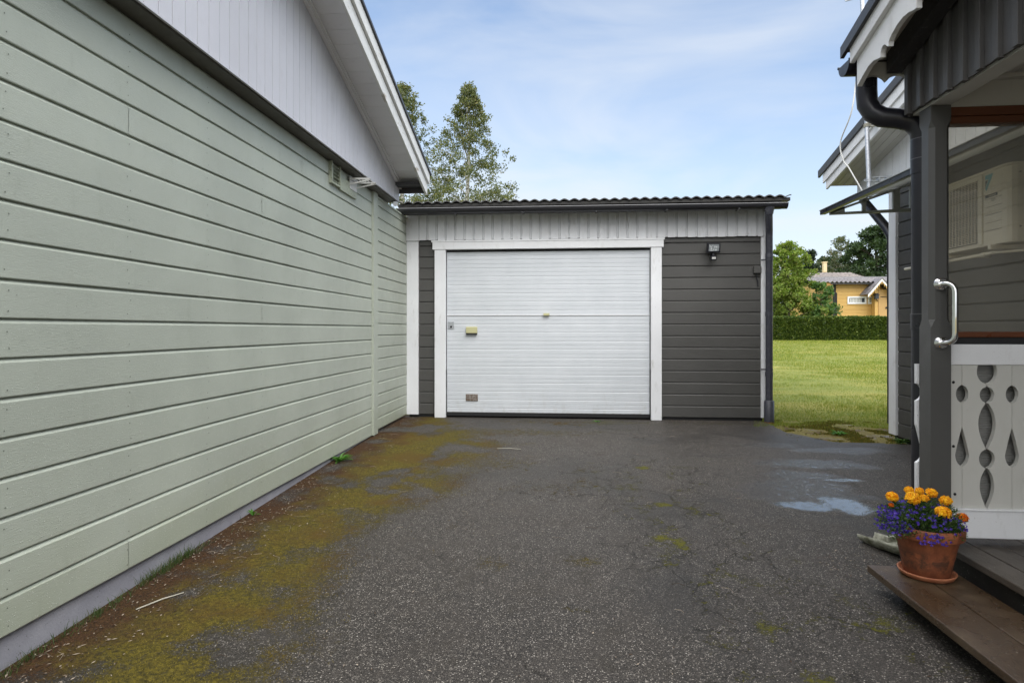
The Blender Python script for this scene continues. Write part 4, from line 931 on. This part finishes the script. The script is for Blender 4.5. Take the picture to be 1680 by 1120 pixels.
for (u, v_, rad, Y, dk_) in heads:
    p, d = fromphoto(1400 + u / 5.6, 780 + v_ / 5.6, Y); r_ = rad / 5.6 * d / 1000 * .9
    mb = MB(); up = Vector((rd.uniform(-.25, .15), rd.uniform(-.55, -.15), 1)).normalized(); ph = rd.random() * 6
    q_ = up.rotation_difference(Vector((0, 0, 1))).inverted()
    for ring, cnt in enumerate((5, 9, 13, 16, 18, 18)):
        el = R(88 - ring * 22); 
        for k in range(cnt):
            az = 2 * math.pi * k / cnt + ring * .7 + rd.uniform(-.15, .15); e2 = el + rd.uniform(-.10, .10)
            nd = Vector((math.cos(az) * math.cos(e2), math.sin(az) * math.cos(e2), math.sin(e2) * .78)); nd = q_ @ nd
            c_ = p + nd * r_ * rd.uniform(.80, 1.0); tang = nd.cross(Vector((rd.uniform(-1, 1), rd.uniform(-1, 1), rd.uniform(-1, 1)))).normalized(); t2 = nd.cross(tang)
            w1 = r_ * rd.uniform(.20, .30); 
            # ruffled petal: base inside, wavy fan tip
            b0 = p + nd * r_ * .35; tip = [c_ + tang * w1 * s + nd * r_ * (.08 if j % 2 else -.04) + t2 * w1 * .35 * (1 - abs(s)) for j, s in enumerate((-1, -.5, 0, .5, 1))]
            low_ = [c_ + tang * w1 * s * .8 - t2 * w1 * .6 - nd * r_ * .10 for s in (-1, -.5, 0, .5, 1)]
            mb.add(low_ + tip, [(j, j + 1, 6 + j, 5 + j) for j in range(4)]); mb.add([b0, low_[0], low_[4]], [(0, 1, 2)])
    mb.tube([p - up * r_ * .75, p - up * r_ * .1, p + up * r_ * .4], [r_ * .25, r_ * .62, r_ * .4], 8)
    mb.build('bloom', M['maridark' if dk_ else 'maribud'], mg)
    HP.append(p - up * r_ * .7)
stm = MB(); lv = MB()
for p in HP[1:]:
    base = Vector((PC[0] + (p.x - PC[0]) * .35, PC[1] + (p.y - PC[1]) * .35, .28)); md = (base + p) / 2 + Vector((0, 0, .02))
    stm.tube([base, md, p], [.003, .0025, .0035], 6)
    for k in range(26):
        t = rd.random() ** .8; q = base.lerp(p, t); dd = rndunit(rd); dd.z = abs(dd.z) * .4; leaf(lv, q, dd, rndunit(rd), rd.uniform(.018, .040), rd.uniform(.004, .009))
stm.build('stems', M['marileaf'], mg); lv.build('leaves', M['marileaf'], mg)
lo_ = thing('lobelia_plant', 'trailing lobelia with small violet blue flowers spilling over the pot rim', 'flowers', (PC[0], PC[1], .28))
fo = MB(); bl = MB(); cam_p = Vector((0, 0, 1.09))
for k in range(3600):
    az = rd.uniform(0, 2 * math.pi); rr = .135 * math.sqrt(rd.random()); x_, y_ = PC[0] + rr * math.cos(az) - .010, PC[1] + rr * math.sin(az)
    topz = .385 - 2.0 * rr * rr - .06 * (x_ > PC[0] + .08); zz = rd.uniform(.285, topz + .01)
    if math.hypot(x_ - PC[0], y_ - PC[1]) > .12: zz = rd.uniform(.27, topz)
    dd = Vector((math.cos(az) * .6, math.sin(az) * .6, rd.uniform(-.2, 1))) + rndunit(rd) * .5
    leaf(fo, Vector((x_, y_, zz)), dd, rndunit(rd), rd.uniform(.010, .022), rd.uniform(.003, .006))
# left overhang
for k in range(900):
    t = rd.random(); x_ = PC[0] - .11 - .065 * t + rd.gauss(0, .012); y_ = PC[1] + rd.uniform(-.11, .06); leaf(fo, Vector((x_, y_, .37 - .09 * rd.random() - .02 * t)), rndunit(rd), rndunit(rd), .014, .004)
def lobflower(p, nrm):
    s = nrm.cross(Vector((0, 0, 1))); s = s.normalized() if s.length > .01 else Vector((1, 0, 0)); t_ = s.cross(nrm).normalized()
    if t_.z > 0: t_ = -t_
    sz = rd.uniform(.0045, .0075)
    for ang in (-50, 0, 50): 
        a_ = R(ang); dd = t_ * math.cos(a_) + s * math.sin(a_); leaf(bl, p, dd + nrm * .3, nrm, sz * 1.35, sz * .95, 0, .1)
    for ang in (155, 205): a_ = R(ang); dd = t_ * math.cos(a_) + s * math.sin(a_); leaf(bl, p, dd, nrm, sz * .8, sz * .4, 0, .1)
for k in range(560):
    az = rd.uniform(0, 2 * math.pi); el = rd.uniform(-.35, 1.2)
    nd = Vector((math.cos(az) * math.cos(el), math.sin(az) * math.cos(el), math.sin(el)))
    wgt = (.5 + .5 * fbm(nd.x + 5, nd.y + nd.z, 2.2, 3, 77) * 2) - .35 * max(0, nd.x) 
    if rd.random() > wgt + .30: continue
    p = Vector((PC[0] - .012, PC[1], .30)) + Vector((nd.x * .140, nd.y * .135, nd.z * (.088 if nd.z > 0 else .035)))
    lobflower(p + rndunit(rd) * .006, (nd + rndunit(rd) * .4 + Vector((-.2, -.5, .1))).normalized())
for k in range(150):
    t = rd.random(); p = Vector((PC[0] - .125 - .055 * t + rd.gauss(0, .010), PC[1] + rd.uniform(-.10, .04), .375 - .085 * rd.random() - .02 * t)); lobflower(p, (Vector((-.6, -.7, .2)) + rndunit(rd) * .4).normalized())
for k in range(26):
    p = Vector((PC[0] - .045 + rd.gauss(0, .030), PC[1] - .128 + rd.gauss(0, .006), .295 - .040 * rd.random())); lobflower(p, (Vector((-.4, -.9, .1)) + rndunit(rd) * .3).normalized())
fo.build('foliage', M['lobleaf'], lo_); bo = bl.build('blossoms', M['lob'], lo_); bo['kind'] = 'stuff'

# drain chute on the ground behind the pot
dc = thing('drain_chute', 'weathered pale half round chute lying on the asphalt behind the flower pot', 'chute', (1.7, 3.1, -.06))
a = Mat('algae_plastic', .5, (.42, .42, .34)); a.col(a.mix(a.rng(a.noise(16, 6, .7, a.map((1, .5, 1))), .40, .62), (.46, .46, .38), (.10, .10, .06))); M['chute'] = a.mat
c0 = Vector((1.565, 3.33, .032)); c1 = Vector((1.69, 2.93, .070)); ax_ = (c1 - c0).normalized(); sx = ax_.cross(Vector((0, 0, 1))).normalized(); ux = sx.cross(ax_)
vs = []; n = 14; ks = 7
for i in range(ks):
    t = i / (ks - 1); p = c0.lerp(c1, t)
    for rr in (.056, .052):
        for j in range(n + 1):
            u = math.pi + math.pi * j / n; vs.append(p + sx * rr * math.cos(u) + ux * rr * math.sin(u) * (1.0 if i else .8))
k = n + 1; fs = []
for i in range(ks - 1):
    o_, q = i * 2 * k, (i + 1) * 2 * k
    for j in range(n): fs += [(o_ + j, o_ + j + 1, q + j + 1, q + j), (o_ + k + j + 1, o_ + k + j, q + k + j, q + k + j + 1)]
    fs += [(o_, q, q + k, o_ + k), (o_ + n, o_ + k + n, q + k + n, q + n)]
for o_ in (0, (ks - 1) * 2 * k):
    for j in range(n): fs.append((o_ + j, o_ + j + 1, o_ + k + j + 1, o_ + k + j))
d_ = MB(); d_.add(vs, fs, 0, True); d_.build('trough', M['chute'], dc)
MB().obox(c0.lerp(c1, .42) + Vector((0, 0, .012)), sx * .045, ax_ * .012, ux * .014).build('cross_tie', M['chute'], dc, .003)

# ================================================================== weeds, grass, litter
def tuft(mb, x, y, z0, n, h_, spread, rd, lean=(0, 0), wd=.003):
    for k in range(n):
        p = Vector((x + rd.gauss(0, spread), y + rd.gauss(0, spread), z0)); d = Vector((rd.gauss(lean[0], .35), rd.gauss(lean[1], .35), 1)).normalized(); L_ = h_ * rd.uniform(.5, 1.1)
        s = Vector((rd.uniform(-1, 1), rd.uniform(-1, 1), 0)).normalized() * wd * .5; m_ = p + d * L_ * .55; e = p + d * L_ + Vector((d.x, d.y, -.25)) * L_ * .25
        mb.add([p - s, p + s, m_ + s * .8, m_ - s * .8, e], [(0, 1, 2, 3), (3, 2, 4)])
rd = random.Random(31)
gw = MB()
for k in range(520):
    y = rd.choice((rd.uniform(1.2, 2.7), rd.gauss(2.25, .45), rd.gauss(2.9, .12))); 
    dens = .5 + .5 * fbm(0, y, 3.5, 3, 4)
    if rd.random() > dens + .25: continue
    tuft(gw, -1.955 + abs(rd.gauss(0, .018)), y, hgt(-1.95, y) + .01, 3, .045 * (1.5 if 2.6 < y < 3.1 else 1), .008, rd, (.1, 0), .0022)
tag(gw.build('wall_grass', M['blade2'], None, org=(-1.94, 2.2, -.11)), 'thin strip of short grass along the foot of the green house foundation', 'grass', None, 'stuff')
def rosette(name, label, x, y, n, L_, W_, seed, mat, lift=.6):
    r = random.Random(seed); z0 = hgt(x, y) + .012; t = thing(name, label, 'weed', (x, y, z0)); b = MB()
    for k in range(n):
        az = r.uniform(0, 6.28); d = Vector((math.cos(az), math.sin(az), r.uniform(.2, 1.3) * lift)).normalized(); Lk = L_ * r.uniform(.6, 1.1); Wk = W_ * r.uniform(.7, 1.1)
        s = d.cross(Vector((0, 0, 1))).normalized(); p = Vector((x, y, z0)) + d * .005; q1 = p + d * Lk * .5 + Vector((0, 0, .1 * Lk)); q2 = p + d * Lk + Vector((0, 0, -.12 * Lk))
        b.add([p - s * Wk * .12, p + s * Wk * .12, q1 + s * Wk * .5, q1 + Vector((0, 0, -.06 * Lk)), q1 - s * Wk * .5, q2], [(0, 1, 2, 3), (0, 3, 4), (3, 2, 5), (4, 3, 5)])
    b.build('leaves', mat, t); return t
rosette('weed_plant', 'bright green leafy weed at the foot of the green house foundation', -1.90, 5.00, 26, .12, .026, 1, M['weed'])
rosette('weed_plant', 'tiny green sprout on the moss halfway along the green wall', -1.925, 3.62, 7, .06, .014, 2, M['weed'], 1.2)
rosette('weed_plant', 'low green weed at the foot of the white corner board of the grey house', 3.20, 6.12, 40, .10, .022, 3, M['mid'])
rosette('weed_plant', 'small flat green weed in front of the garage door sill', .36, 7.22, 10, .06, .02, 4, M['weed'], .3)
rosette('weed_plant', 'low green weed on the mossy strip between garage and grey house', 2.82, 6.58, 30, .10, .02, 6, M['weed'], .35)
# litter of bark, seeds and dry blades
lt = MB(); rd = random.Random(9)
for k in range(1900):
    q = rd.random()
    if q < .62: y = rd.uniform(1.3, 7.3) if rd.random() < .5 else rd.uniform(1.5, 4.5); x = -1.96 + abs(rd.gauss(0, .22))
    elif q < .72: x = rd.uniform(1.2, 2.3); y = 7.36 - abs(rd.gauss(0, .05))
    elif q < .78: x = rd.uniform(1.2, 1.5); y = rd.gauss(2.95, .12)
    else: x = rd.uniform(-1.9, 2.2); y = rd.uniform(1.4, 7.2)
    L_ = rd.uniform(.003, .010) * (1.6 if rd.random() < .15 else 1); W_ = rd.uniform(.0015, .004); az = rd.uniform(0, 3.14); dx, dy = math.cos(az), math.sin(az); z0 = hgt(x, y) + .0165 + rd.random() * .002; tz = rd.uniform(-.002, .003)
    lt.add([(x - dx * L_, y - dy * L_, z0), (x + dy * W_, y - dx * W_, z0 + .001), (x + dx * L_, y + dy * L_, z0 + abs(tz)), (x - dy * W_, y + dx * W_, z0 + .0015)], [(0, 1, 2, 3)])
for k in range(130):
    y = rd.uniform(1.4, 6.8); x = -1.95 + abs(rd.gauss(0, .45)) if rd.random() < .75 else rd.uniform(-1, 1.4); L_ = rd.uniform(.03, .09); az = rd.uniform(0, 6.28); z0 = hgt(x, y) + .018
    lt.tube([(x, y, z0), (x + math.cos(az) * L_ * .5, y + math.sin(az) * L_ * .5, z0 + .004), (x + math.cos(az + .4) * L_, y + math.sin(az + .4) * L_, z0 + .002)], .0008, 4)
a = Mat('litter', .8); a.col(a.mix(a.rng(a.island(), .35, .75), (.05, .028, .014), (.32, .26, .20))); 
tag(lt.build('litter', a.mat, None, org=(-1.5, 3, 0)), 'scattered dry seeds and bark flakes on the moss and asphalt', 'litter', None, 'stuff')
for (x, y, dx, dy, lab) in ((-1.80, 2.42, .10, .17, 'pale dry twig on the moss below the green wall'), (-.62, 5.55, .22, -.02, 'thin dry twig on the asphalt in front of the garage door')):
    z0 = hgt(x, y) + .020; t = MB(); t.tube([(x, y, z0), (x + dx * .5, y + dy * .5 + .01, z0 + .004), (x + dx, y + dy, z0 + .002)], [.0025, .003, .002], 6)
    tag(t.build('twig', M['rope'], None, org=(x, y, z0)), lab, 'twig')
# moss tufts (real relief on the moss band)
mt = MB(); rd = random.Random(77); cnt = 0
while cnt < 34000:
    y = 1.35 + 6 * rd.random() ** 1.5; x = -1.97 + 1.7 * rd.random() if rd.random() < .92 else rd.uniform(0, .9)
    if moss(x, y) + .5 * fbm(x, y, 14, 3, 6) < .42 + .2 * rd.random(): continue
    z0 = hgt(x, y) + .010; h_ = rd.uniform(.003, .0095); r_ = rd.uniform(.0012, .0030); az = rd.random() * 6.28; lx, ly = rd.gauss(0, .003), rd.gauss(0, .003)
    mt.add([(x + r_ * math.cos(az), y + r_ * math.sin(az), z0), (x + r_ * math.cos(az + 2.1), y + r_ * math.sin(az + 2.1), z0), (x + r_ * math.cos(az + 4.2), y + r_ * math.sin(az + 4.2), z0), (x + lx, y + ly, z0 + h_)], [(0, 1, 3), (1, 2, 3), (2, 0, 3)])
    cnt += 1
a = Mat('moss_tuft', .9, (.13, .10, .012)); XX = a.m('ADD', a.xyz()[0], a.m('MULTIPLY', a.m('SUBTRACT', a.noise(5, 5, .65), .5), .9))
k = a.mix(a.island(), (.045, .038, .007), (.21, .165, .020)); k = a.mix(a.rng(a.noise(2.2, 5, .6), .47, .62, 0, .8), k, (.13, .075, .012)); k = a.mix(a.rng(XX, -1.56, -1.84, 0, .9), k, (.060, .028, .012)); a.col(k)
mo_ = mt.build('moss', a.mat); tag(mo_, 'yellow brown moss cushions spread over the asphalt beside the green wall', 'moss', None, 'stuff')
mt = MB(); rd = random.Random(78); cnt = 0
while cnt < 9000:
    y = rd.uniform(6.15, 7.6); x = rd.uniform(2.25, 3.6)
    if fbm(x, y, 2.6, 4, 66) + .3 * fbm(x, y, 12, 3, 6) < -.02 + .25 * rd.random(): continue
    z0 = hgt(x, y) - .002; h_ = rd.uniform(.008, .022); r_ = rd.uniform(.003, .007); az = rd.random() * 6.28
    mt.add([(x + r_ * math.cos(az), y + r_ * math.sin(az), z0), (x + r_ * math.cos(az + 2.1), y + r_ * math.sin(az + 2.1), z0), (x + r_ * math.cos(az + 4.2), y + r_ * math.sin(az + 4.2), z0), (x, y, z0 + h_)], [(0, 1, 3), (1, 2, 3), (2, 0, 3)]); cnt += 1
tag(mt.build('moss', leafmat('strip_moss', (.060, .055, .008), (.20, .165, .02), (.09, .14, .02), .1, .9), None, org=(2.8, 6.8, 0)), 'mossy strip between the end of the asphalt and the lawn', 'moss', None, 'stuff')
# lawn blades in the gap
gb = MB(); rd = random.Random(13)
for k in range(95000):
    y = 6.9 + 22.8 * rd.random() ** 1.7; x = y * rd.uniform(.30, .54)
    ed = 7.35 + .5 * fbm(x, y, 1.6, 4, 15) 
    if y < ed and rd.random() > .05: continue
    z0 = hgt(x, y) - .004; h_ = rd.uniform(.018, .040) * (1 + .02 * (y - 7)) * (1.35 if fbm(x, y, 1.1, 3, 22) > .15 else .9); lx, ly = rd.gauss(0, .014), rd.gauss(0, .014); s = .0022 + .00025 * (y - 7); az = rd.random() * 3.14
    gb.add([(x - s * math.cos(az), y - s * math.sin(az), z0), (x + s * math.cos(az), y + s * math.sin(az), z0), (x + lx, y + ly, z0 + h_)], [(0, 1, 2)])
tag(gb.build('grass', M['blade'], None, org=(3.5, 8, 0)), 'short mown grass of the lawn between garage and grey house', 'grass', None, 'stuff')

# ================================================================== trees and hedge
def clump_leaves(mb, c, r, n, size, rd, flat=.8):
    for k in range(n):
        v = rndunit(rd) * (rd.random() ** .5); p = c + Vector((v.x * r, v.y * r, v.z * r * flat)); d = rndunit(rd); leaf(mb, p, d, rndunit(rd), size * rd.uniform(.7, 1.3), size * rd.uniform(.5, .8))
def tree(name, label, x, y, h_, z_lo, env, leafmat_, bark, nclump, nleaf, size, cr_, seed, trunk_r=.12, group=None, droop=0, limb_n=26, cat='tree'):
    """env(t) -> crown radius at relative height t (0 bottom, 1 top)"""
    rd = random.Random(seed); z0 = hgt(x, y); t = thing(name, label, cat, (x, y, z0), group)
    tr_ = MB(); pts = []; rs = []
    for i in range(9):
        u = i / 8; pts.append(Vector((x + .12 * fbm(seed, u * 3, 1, 3, 2) * h_ * .12, y + .12 * fbm(u * 3, seed, 1, 3, 5) * h_ * .12, z0 + (h_ * .97) * u))); rs.append(trunk_r * (1 - u) ** .8 + .006)
    tr_.tube(pts, rs, 8); tr_.build('trunk', bark, t)
    lf = MB(); lb = MB()
    for k in range(nclump):
        u = rd.random() ** .85; a_ = rd.uniform(0, 6.283); rad = env(u) * (rd.random() ** .45) * rd.uniform(.8, 1.12) * (1 + .55 * fbm(math.cos(a_) * 1.1 + seed, math.sin(a_) * 1.1 + u * 4.5, 1, 3, seed))
        zc = z0 + z_lo + (h_ - z_lo) * u; c = Vector((x + rad * math.cos(a_), y + rad * math.sin(a_), zc - droop * rad))
        clump_leaves(lf, c, cr_ * rd.uniform(.6, 1.25) * (1 - .45 * u), int(nleaf * rd.uniform(.6, 1.3) * (1 - .4 * u)), size, rd)
        if k < limb_n * 2:
            ub = max(.08, min(.95, (zc - z0) / h_ - .10)); b0 = pts[0].lerp(pts[-1], ub); m_ = b0.lerp(c, .5) + Vector((0, 0, .08 * rad))
            lb.tube([b0, m_, c], [trunk_r * .35 * (1 - ub) + .006, .012, .004], 5, caps=False)
    lb.build('limbs', bark, t); lf.build('crown', leafmat_, t); return t
def atpx(px, Y): a_ = (px - 840) / 1000; return (a_ * cT - sT) / (a_ * sT + cT) * Y
envB = lambda u: 3.3 * (1 - u) ** .92 + .10
tree('birch_tree', 'tall pointed birch rising behind the middle of the garage roof', atpx(768, 20), 20, 8.85, 1.6, envB, M['birch'], M['bbark'], 600, 74, .068, .30, 1, .11, 'birches behind the garage', .12)
tree('birch_tree', 'birch half hidden behind the grey gable at the left of the garage roof', atpx(660, 21), 21, 9.3, 1.6, lambda u: 3.2 * (1 - u) ** .68 + .15, M['birch'], M['bbark'], 540, 74, .070, .32, 2, .12, 'birches behind the garage', .10)
# garden beyond the hedge
tree('apple_tree', 'broad lime green fruit tree behind the hedge beside the garage downpipe', atpx(1292, 33), 33, 5.0, .3, lambda u: 1.85 * (1 - u ** 2.2) ** .6 * (.85 + .15 * math.sin(u * 9)) + .1, M['lime'], M['bark'], 240, 95, .13, .36, 3, .14)
tree('garden_shrub', 'deep green leafy shrub between the lime green tree and the yellow house', atpx(1347, 32.5), 32.5, 2.9, .2, lambda u: .85 * (1 - u ** 2) ** .5 + .05, M['mid'], M['bark'], 90, 70, .12, .26, 4, .05, None, 0, 12, 'shrub')
tree('conifer_tree', 'dark narrow conifer standing behind the far tiled roof', atpx(1331, 58), 58, 7.6, 1.0, lambda u: 1.6 * (1 - u) + .15, M['needle'], M['bark'], 110, 50, .22, .5, 5, .2)
tree('far_birch', 'airy pale birch rising behind the roof of the yellow house', atpx(1379, 56), 56, 8.4, 1.5, lambda u: 1.9 * (1 - u ** 3) ** .5 * (.7 + .3 * u), M['birch_dark'], M['bbark'], 150, 46, .18, .50, 6, .16)
tree('maple_tree', 'big dark green tree filling the gap beside the white corner board', atpx(1438, 52), 52, 8.6, .8, lambda u: 3.4 * (1 - u ** 2.4) ** .6 + .15, M['deep'], M['bark'], 300, 90, .24, .60, 7, .3)
for i, (px, Y, h_, r_, lab) in enumerate(((1356, 60, 7.1, 3.2, 'low dark tree behind the cream chimney'), (1400, 62, 6.6, 2.4, 'dark bushy tree between the pale birch and the big dark tree'), (1306, 60, 6.9, 3.4, 'dark tree far behind the lime green fruit tree'), (1485, 60, 9, 3.5, 'dark tree mostly hidden behind the corner of the grey house'))):
    tree('garden_tree', lab, atpx(px, Y), Y, h_, .5, lambda u, r_=r_: r_ * (1 - u ** 2) ** .6 + .1, M['deep'] if i != 1 else M['birch_dark'], M['bark'], 130, 60, .26, .60, 20 + i, .2, 'trees beyond the hedge')
# far belt of trees so the horizon is never bare
rd = random.Random(44); bt = MB()
for k in range(9000):
    x = rd.uniform(-60, 110); y = 85 + rd.uniform(0, 8); top = 6 + 2.2 * fbm(x, 0, .12, 4, 3); p = Vector((x, y, .8 + top * rd.random() ** .7)); leaf(bt, p, rndunit(rd), rndunit(rd), 1.0, .8)
bt.box(-60, 110, 90, 92, .8, 4.8, 1); tag(bt.build('woodland', [M['deep'], M['core']], None, org=(20, 85, .9)), 'distant dark belt of woodland beyond the gardens', 'wood', None, 'stuff')
# hedge
hg = thing('hedge', 'long clipped green hedge at the far end of the lawn', 'hedge', (12, 30, .6))
MB().box(2, 26, 30.15, 31.0, .3, 1.60).build('inner_twigs', M['core'], hg)
hl = MB(); rd = random.Random(17)
for k in range(46000):
    x = rd.uniform(8.2, 17.5) if k > 6000 else rd.uniform(2, 26)
    if rd.random() < .74: p = Vector((x, 30.00 + abs(rd.gauss(0, .10)) + .06 * fbm(x, 3, 1.1, 3, 3) + .05 * fbm(x, 0, 2.5, 3, 3), rd.uniform(.56, 1.68)))
    else: p = Vector((x, rd.uniform(30.05, 31.1), 1.665 + rd.gauss(0, .022) + .015 * fbm(x, 1, 1.5, 3, 8)))
    leaf(hl, p, (Vector((0, -.6, .5)) + rndunit(rd)).normalized(), rndunit(rd), rd.uniform(.06, .11), rd.uniform(.04, .07))
o = hl.build('foliage', M['hedge'], hg)
# ================================================================== YELLOW HOUSE and the house behind
YY = 36.0
def tiles(mb, x0, x1, y0, z0, y1, z1, pitch=.24, amp=.035, rows=6):
    n = int((x1 - x0) / (pitch / 6)); vs = []; nr = rows
    for r_ in range(nr):
        for e in (0, 1):
            t = (r_ + e) / nr
            for i in range(n + 1):
                x = x0 + (x1 - x0) * i / n; vs.append((x, y0 + (y1 - y0) * t, z0 + (z1 - z0) * t + amp * math.sin(i / 6 * 2 * math.pi) + (.03 if e == 0 else -.005)))
    k = n + 1; fs = []
    for r_ in range(2 * nr - 1): fs += [(r_ * k + i, r_ * k + i + 1, (r_ + 1) * k + i + 1, (r_ + 1) * k + i) for i in range(n)]
    mb.add(vs, fs, 0, True)
yh = thing('yellow_house', 'yellow weatherboarded house with grey tiled roof beyond the hedge', 'house', (16, YY, .6))
a = painted('yellow_paint', (.60, .375, .115), GX, .5, .07, .06, .0005, (.3, .2, .1), 8, 0, .12); M['yellow'] = a.mat
a = Mat('grey_tile', .6, (.16, .15, .16)); a.col(a.mix(a.rng(a.noise(5, 5, .6), .35, .65), (.10, .095, .105), (.24, .225, .235))); M['tile'] = a.mat
wx0, wx1 = atpx(1371, YY), atpx(1371, YY) + 9
s_ = MB(); siding(s_, 'y', YY, -1, wx0, wx1, .6, 3.66, .205, None, jit=.002, seed=4, depth=.02); s_.box(wx0, wx1, YY + .021, YY + 5, .6, 3.66)
s_.build('wall', [M['yellow'], M['nail']], yh)
MB().box(wx0 - .12, wx0 - .002, YY - .05, YY + .1, .6, 3.72).build('corner_post', M['black'], yh)
MB().box(wx0 - .4, wx1, YY - .36, YY - .30, 3.64, 3.74).build('eave_board', M['edge'], yh)
r_ = MB(); tiles(r_, wx0 - 1.15, wx1, YY - .45, 3.74, YY + 2.2, 4.20); r_.build('roof', M['tile'], yh)
MB().box(wx0 - 1.15, wx1, YY + 2.15, YY + 2.4, 4.10, 4.27).build('ridge', M['lip'], yh)
M['winglass'] = Mat('dark_window_glass', .1, (.03, .035, .04)).mat
def window(parent, x0, x1, z0, z1, Y):
    f = MB(); t = .09
    f.box(x0, x1, Y - .05, Y - .001, z1 - t, z1).box(x0, x1, Y - .05, Y - .001, z0, z0 + t).box(x0, x0 + t, Y - .05, Y - .001, z0 + t, z1 - t).box(x1 - t, x1, Y - .05, Y - .001, z0 + t, z1 - t)
    o = f.build('window', M['whiteX'], parent); ORG[o.name] = ORG[parent.name]
    MB().box(x0 + t, x1 - t, Y - .02, Y - .001, z0 + t, z1 - t).build('pane', M['winglass'], o)
    cu_ = MB()
    for k in range(8): cu_.box(x0 + t + .05 + (x1 - x0 - 2 * t - .2) * k / 8, x0 + t + .11 + (x1 - x0 - 2 * t - .2) * k / 8, Y - .023, Y - .0205, z0 + t, z0 + t + .22)
    cu_.build('curtain', M['wire'], o)
wa, wb_ = atpx(1390, YY), atpx(1421, YY); window(yh, wa, wb_, 2.55, 2.98, YY - .001); window(yh, wb_ + .08, wb_ + 1.2, 2.55, 2.98, YY - .001)
# small gabled entrance wing, nearer
ew = thing('gabled_entrance', 'yellow gabled entrance with white fretted bargeboards and plank door beside the yellow house', 'porch', (18, 35.5, .6))
YW = 35.55; gx = atpx(1447, YW); gz = lambda y_: 1.09 + (541 - y_) / 1000 * YW
lft, apex = atpx(1424, YW - .4), atpx(1447, YW - .4); zL, zA = gz(487), gz(462); hw = apex - lft
body0 = atpx(1436, YW); 
b_ = MB(); b_.prism([(body0, .6), (2 * apex - body0, .6), (2 * apex - body0, gz(480)), (apex, gz(468)), (body0, gz(480))], 'y', YW, YW + .44); b_.build('wall', M['yellow'], ew)
th_ = .13
for sg in (-1, 1):
    p_ = [(apex, zA + .02), (apex + sg * hw, zL + .02), (apex + sg * hw, zL - th_), (apex, zA - th_)]
    MB().prism(p_, 'y', YW - .42, YW - .38).build('bargeboard', M['whiteX'], ew)
    MB().prism([(apex, zA + .07), (apex + sg * (hw + .05), zL + .07), (apex + sg * (hw + .05), zL + .025), (apex, zA + .025)], 'y', YW - .45, YW + .44).build('roof', M['tile'], ew)
    fz = MB()
    for k in range(7):
        t = (k + .5) / 7.5; cx = apex + sg * hw * t; cz_ = zA - th_ + (zL - zA) * t; fz.prism([(cx - .045, cz_ + .02), (cx + .045, cz_ + .02), (cx, cz_ - .14)], 'y', YW - .41, YW - .39)
    fz.build('fretwork', M['yellow'], ew)
d0, d1_ = atpx(1441, YW), atpx(1456, YW); DO = MB().box(d0, d1_, YW - .03, YW - .001, .62, gz(478)); 
a = painted('yellow_door_paint', (.50, .31, .12), GZ, .5, .08, .08, .0005, (.3, .2, .1), 8); do_ = DO.build('door', a.mat, ew); ORG[do_.name] = ORG[ew.name]
MB().box(d1_ - .12, d1_ - .06, YW - .06, YW - .031, gz(508), gz(505)).build('handle', M['black'], do_); MB().box(d0 + .1, d0 + .42, YW - .045, YW - .031, gz(490), gz(489)).build('hinge', M['black'], do_)
MB().box(d0 - .2, d0 - .08, YW - .04, YW - .0015, .62, gz(479)).box(d1_ + .05, d1_ + .17, YW - .04, YW - .0015, .62, gz(479)).build('door_frame', M['yellow'], ew)
lx = atpx(1435, YW) ; ln = thing('wall_lantern', 'black wall lantern beside the plank door of the gabled entrance', 'lantern', (lx, YW - .2, gz(490)))
MB().box(lx - .09, lx + .09, YW - .29, YW - .11, gz(493), gz(487)).build('lantern_glass', M['winglass'], ln); MB().prism([(lx - .13, gz(487)), (lx + .13, gz(487)), (lx + .03, gz(484)), (lx - .03, gz(484))], 'y', YW - .32, YW - .08).tube([(lx, YW - .2, gz(493)), (lx + .05, YW - .15, gz(495.5)), (lx + .16, YW - .01, gz(495))], .025, 6).build('lantern_frame', M['black'], ln)
fh = thing('tiled_house', 'low house behind the yellow one showing only its brown grey tiled roof', 'house', (15, 44, .6))
fx0, fx1 = atpx(1330, 44), atpx(1395, 44); fz_ = lambda y_: 1.09 + (541 - y_) / 1000 * 44
r_ = MB(); tiles(r_, fx0, fx1 + .6, 42.5, fz_(462) - .1, 45.5, fz_(448), .26, .03, 7); a = Mat('brown_tile', .7, (.2, .17, .16)); a.col(a.mix(a.rng(a.noise(4, 5, .65), .35, .65), (.13, .115, .11), (.27, .235, .22))); r_.build('roof', a.mat, fh)
MB().box(fx0 + .1, fx1 + .3, 43, 49, .6, fz_(462) - .3).build('wall', M['yellow'], fh)
a = Mat('cream_render', .8, (.62, .52, .33)); cxp = atpx(1354, 46); fz2 = lambda y_: 1.09 + (541 - y_) / 1000 * 46
MB().box(cxp - .12, cxp + .12, 46, 46.25, fz2(450), fz2(435)).box(cxp - .15, cxp + .15, 45.97, 46.28, fz2(435), fz2(433.5)).build('chimney', a.mat, fh)
bx = atpx(1362, 34.8); bh = thing('bird_house', 'small brown nest box on a black arm at the left end of the yellow house', 'nest box', (bx, 34.8, 1.09 + .064 * 34.8))
zb2 = 1.09 + (541 - 484) / 1000 * 34.8
M['copper'] = Mat('reddish_wood', .6, (.35, .13, .06)).mat
MB().box(bx - .10, bx + .10, 34.7, 34.9, zb2 + .06, zb2 + .30).prism([(bx - .14, zb2 + .30), (bx + .14, zb2 + .30), (bx, zb2 + .40)], 'y', 34.66, 34.94).build('box', M['copper'], bh)
MB().box(bx - .16, bx + .35, 34.75, 34.85, zb2 + .02, zb2 + .055).box(bx + .3, bx + .35, 34.751, 34.849, zb2 - 1.6, zb2 + .02).build('arm', M['black'], bh)
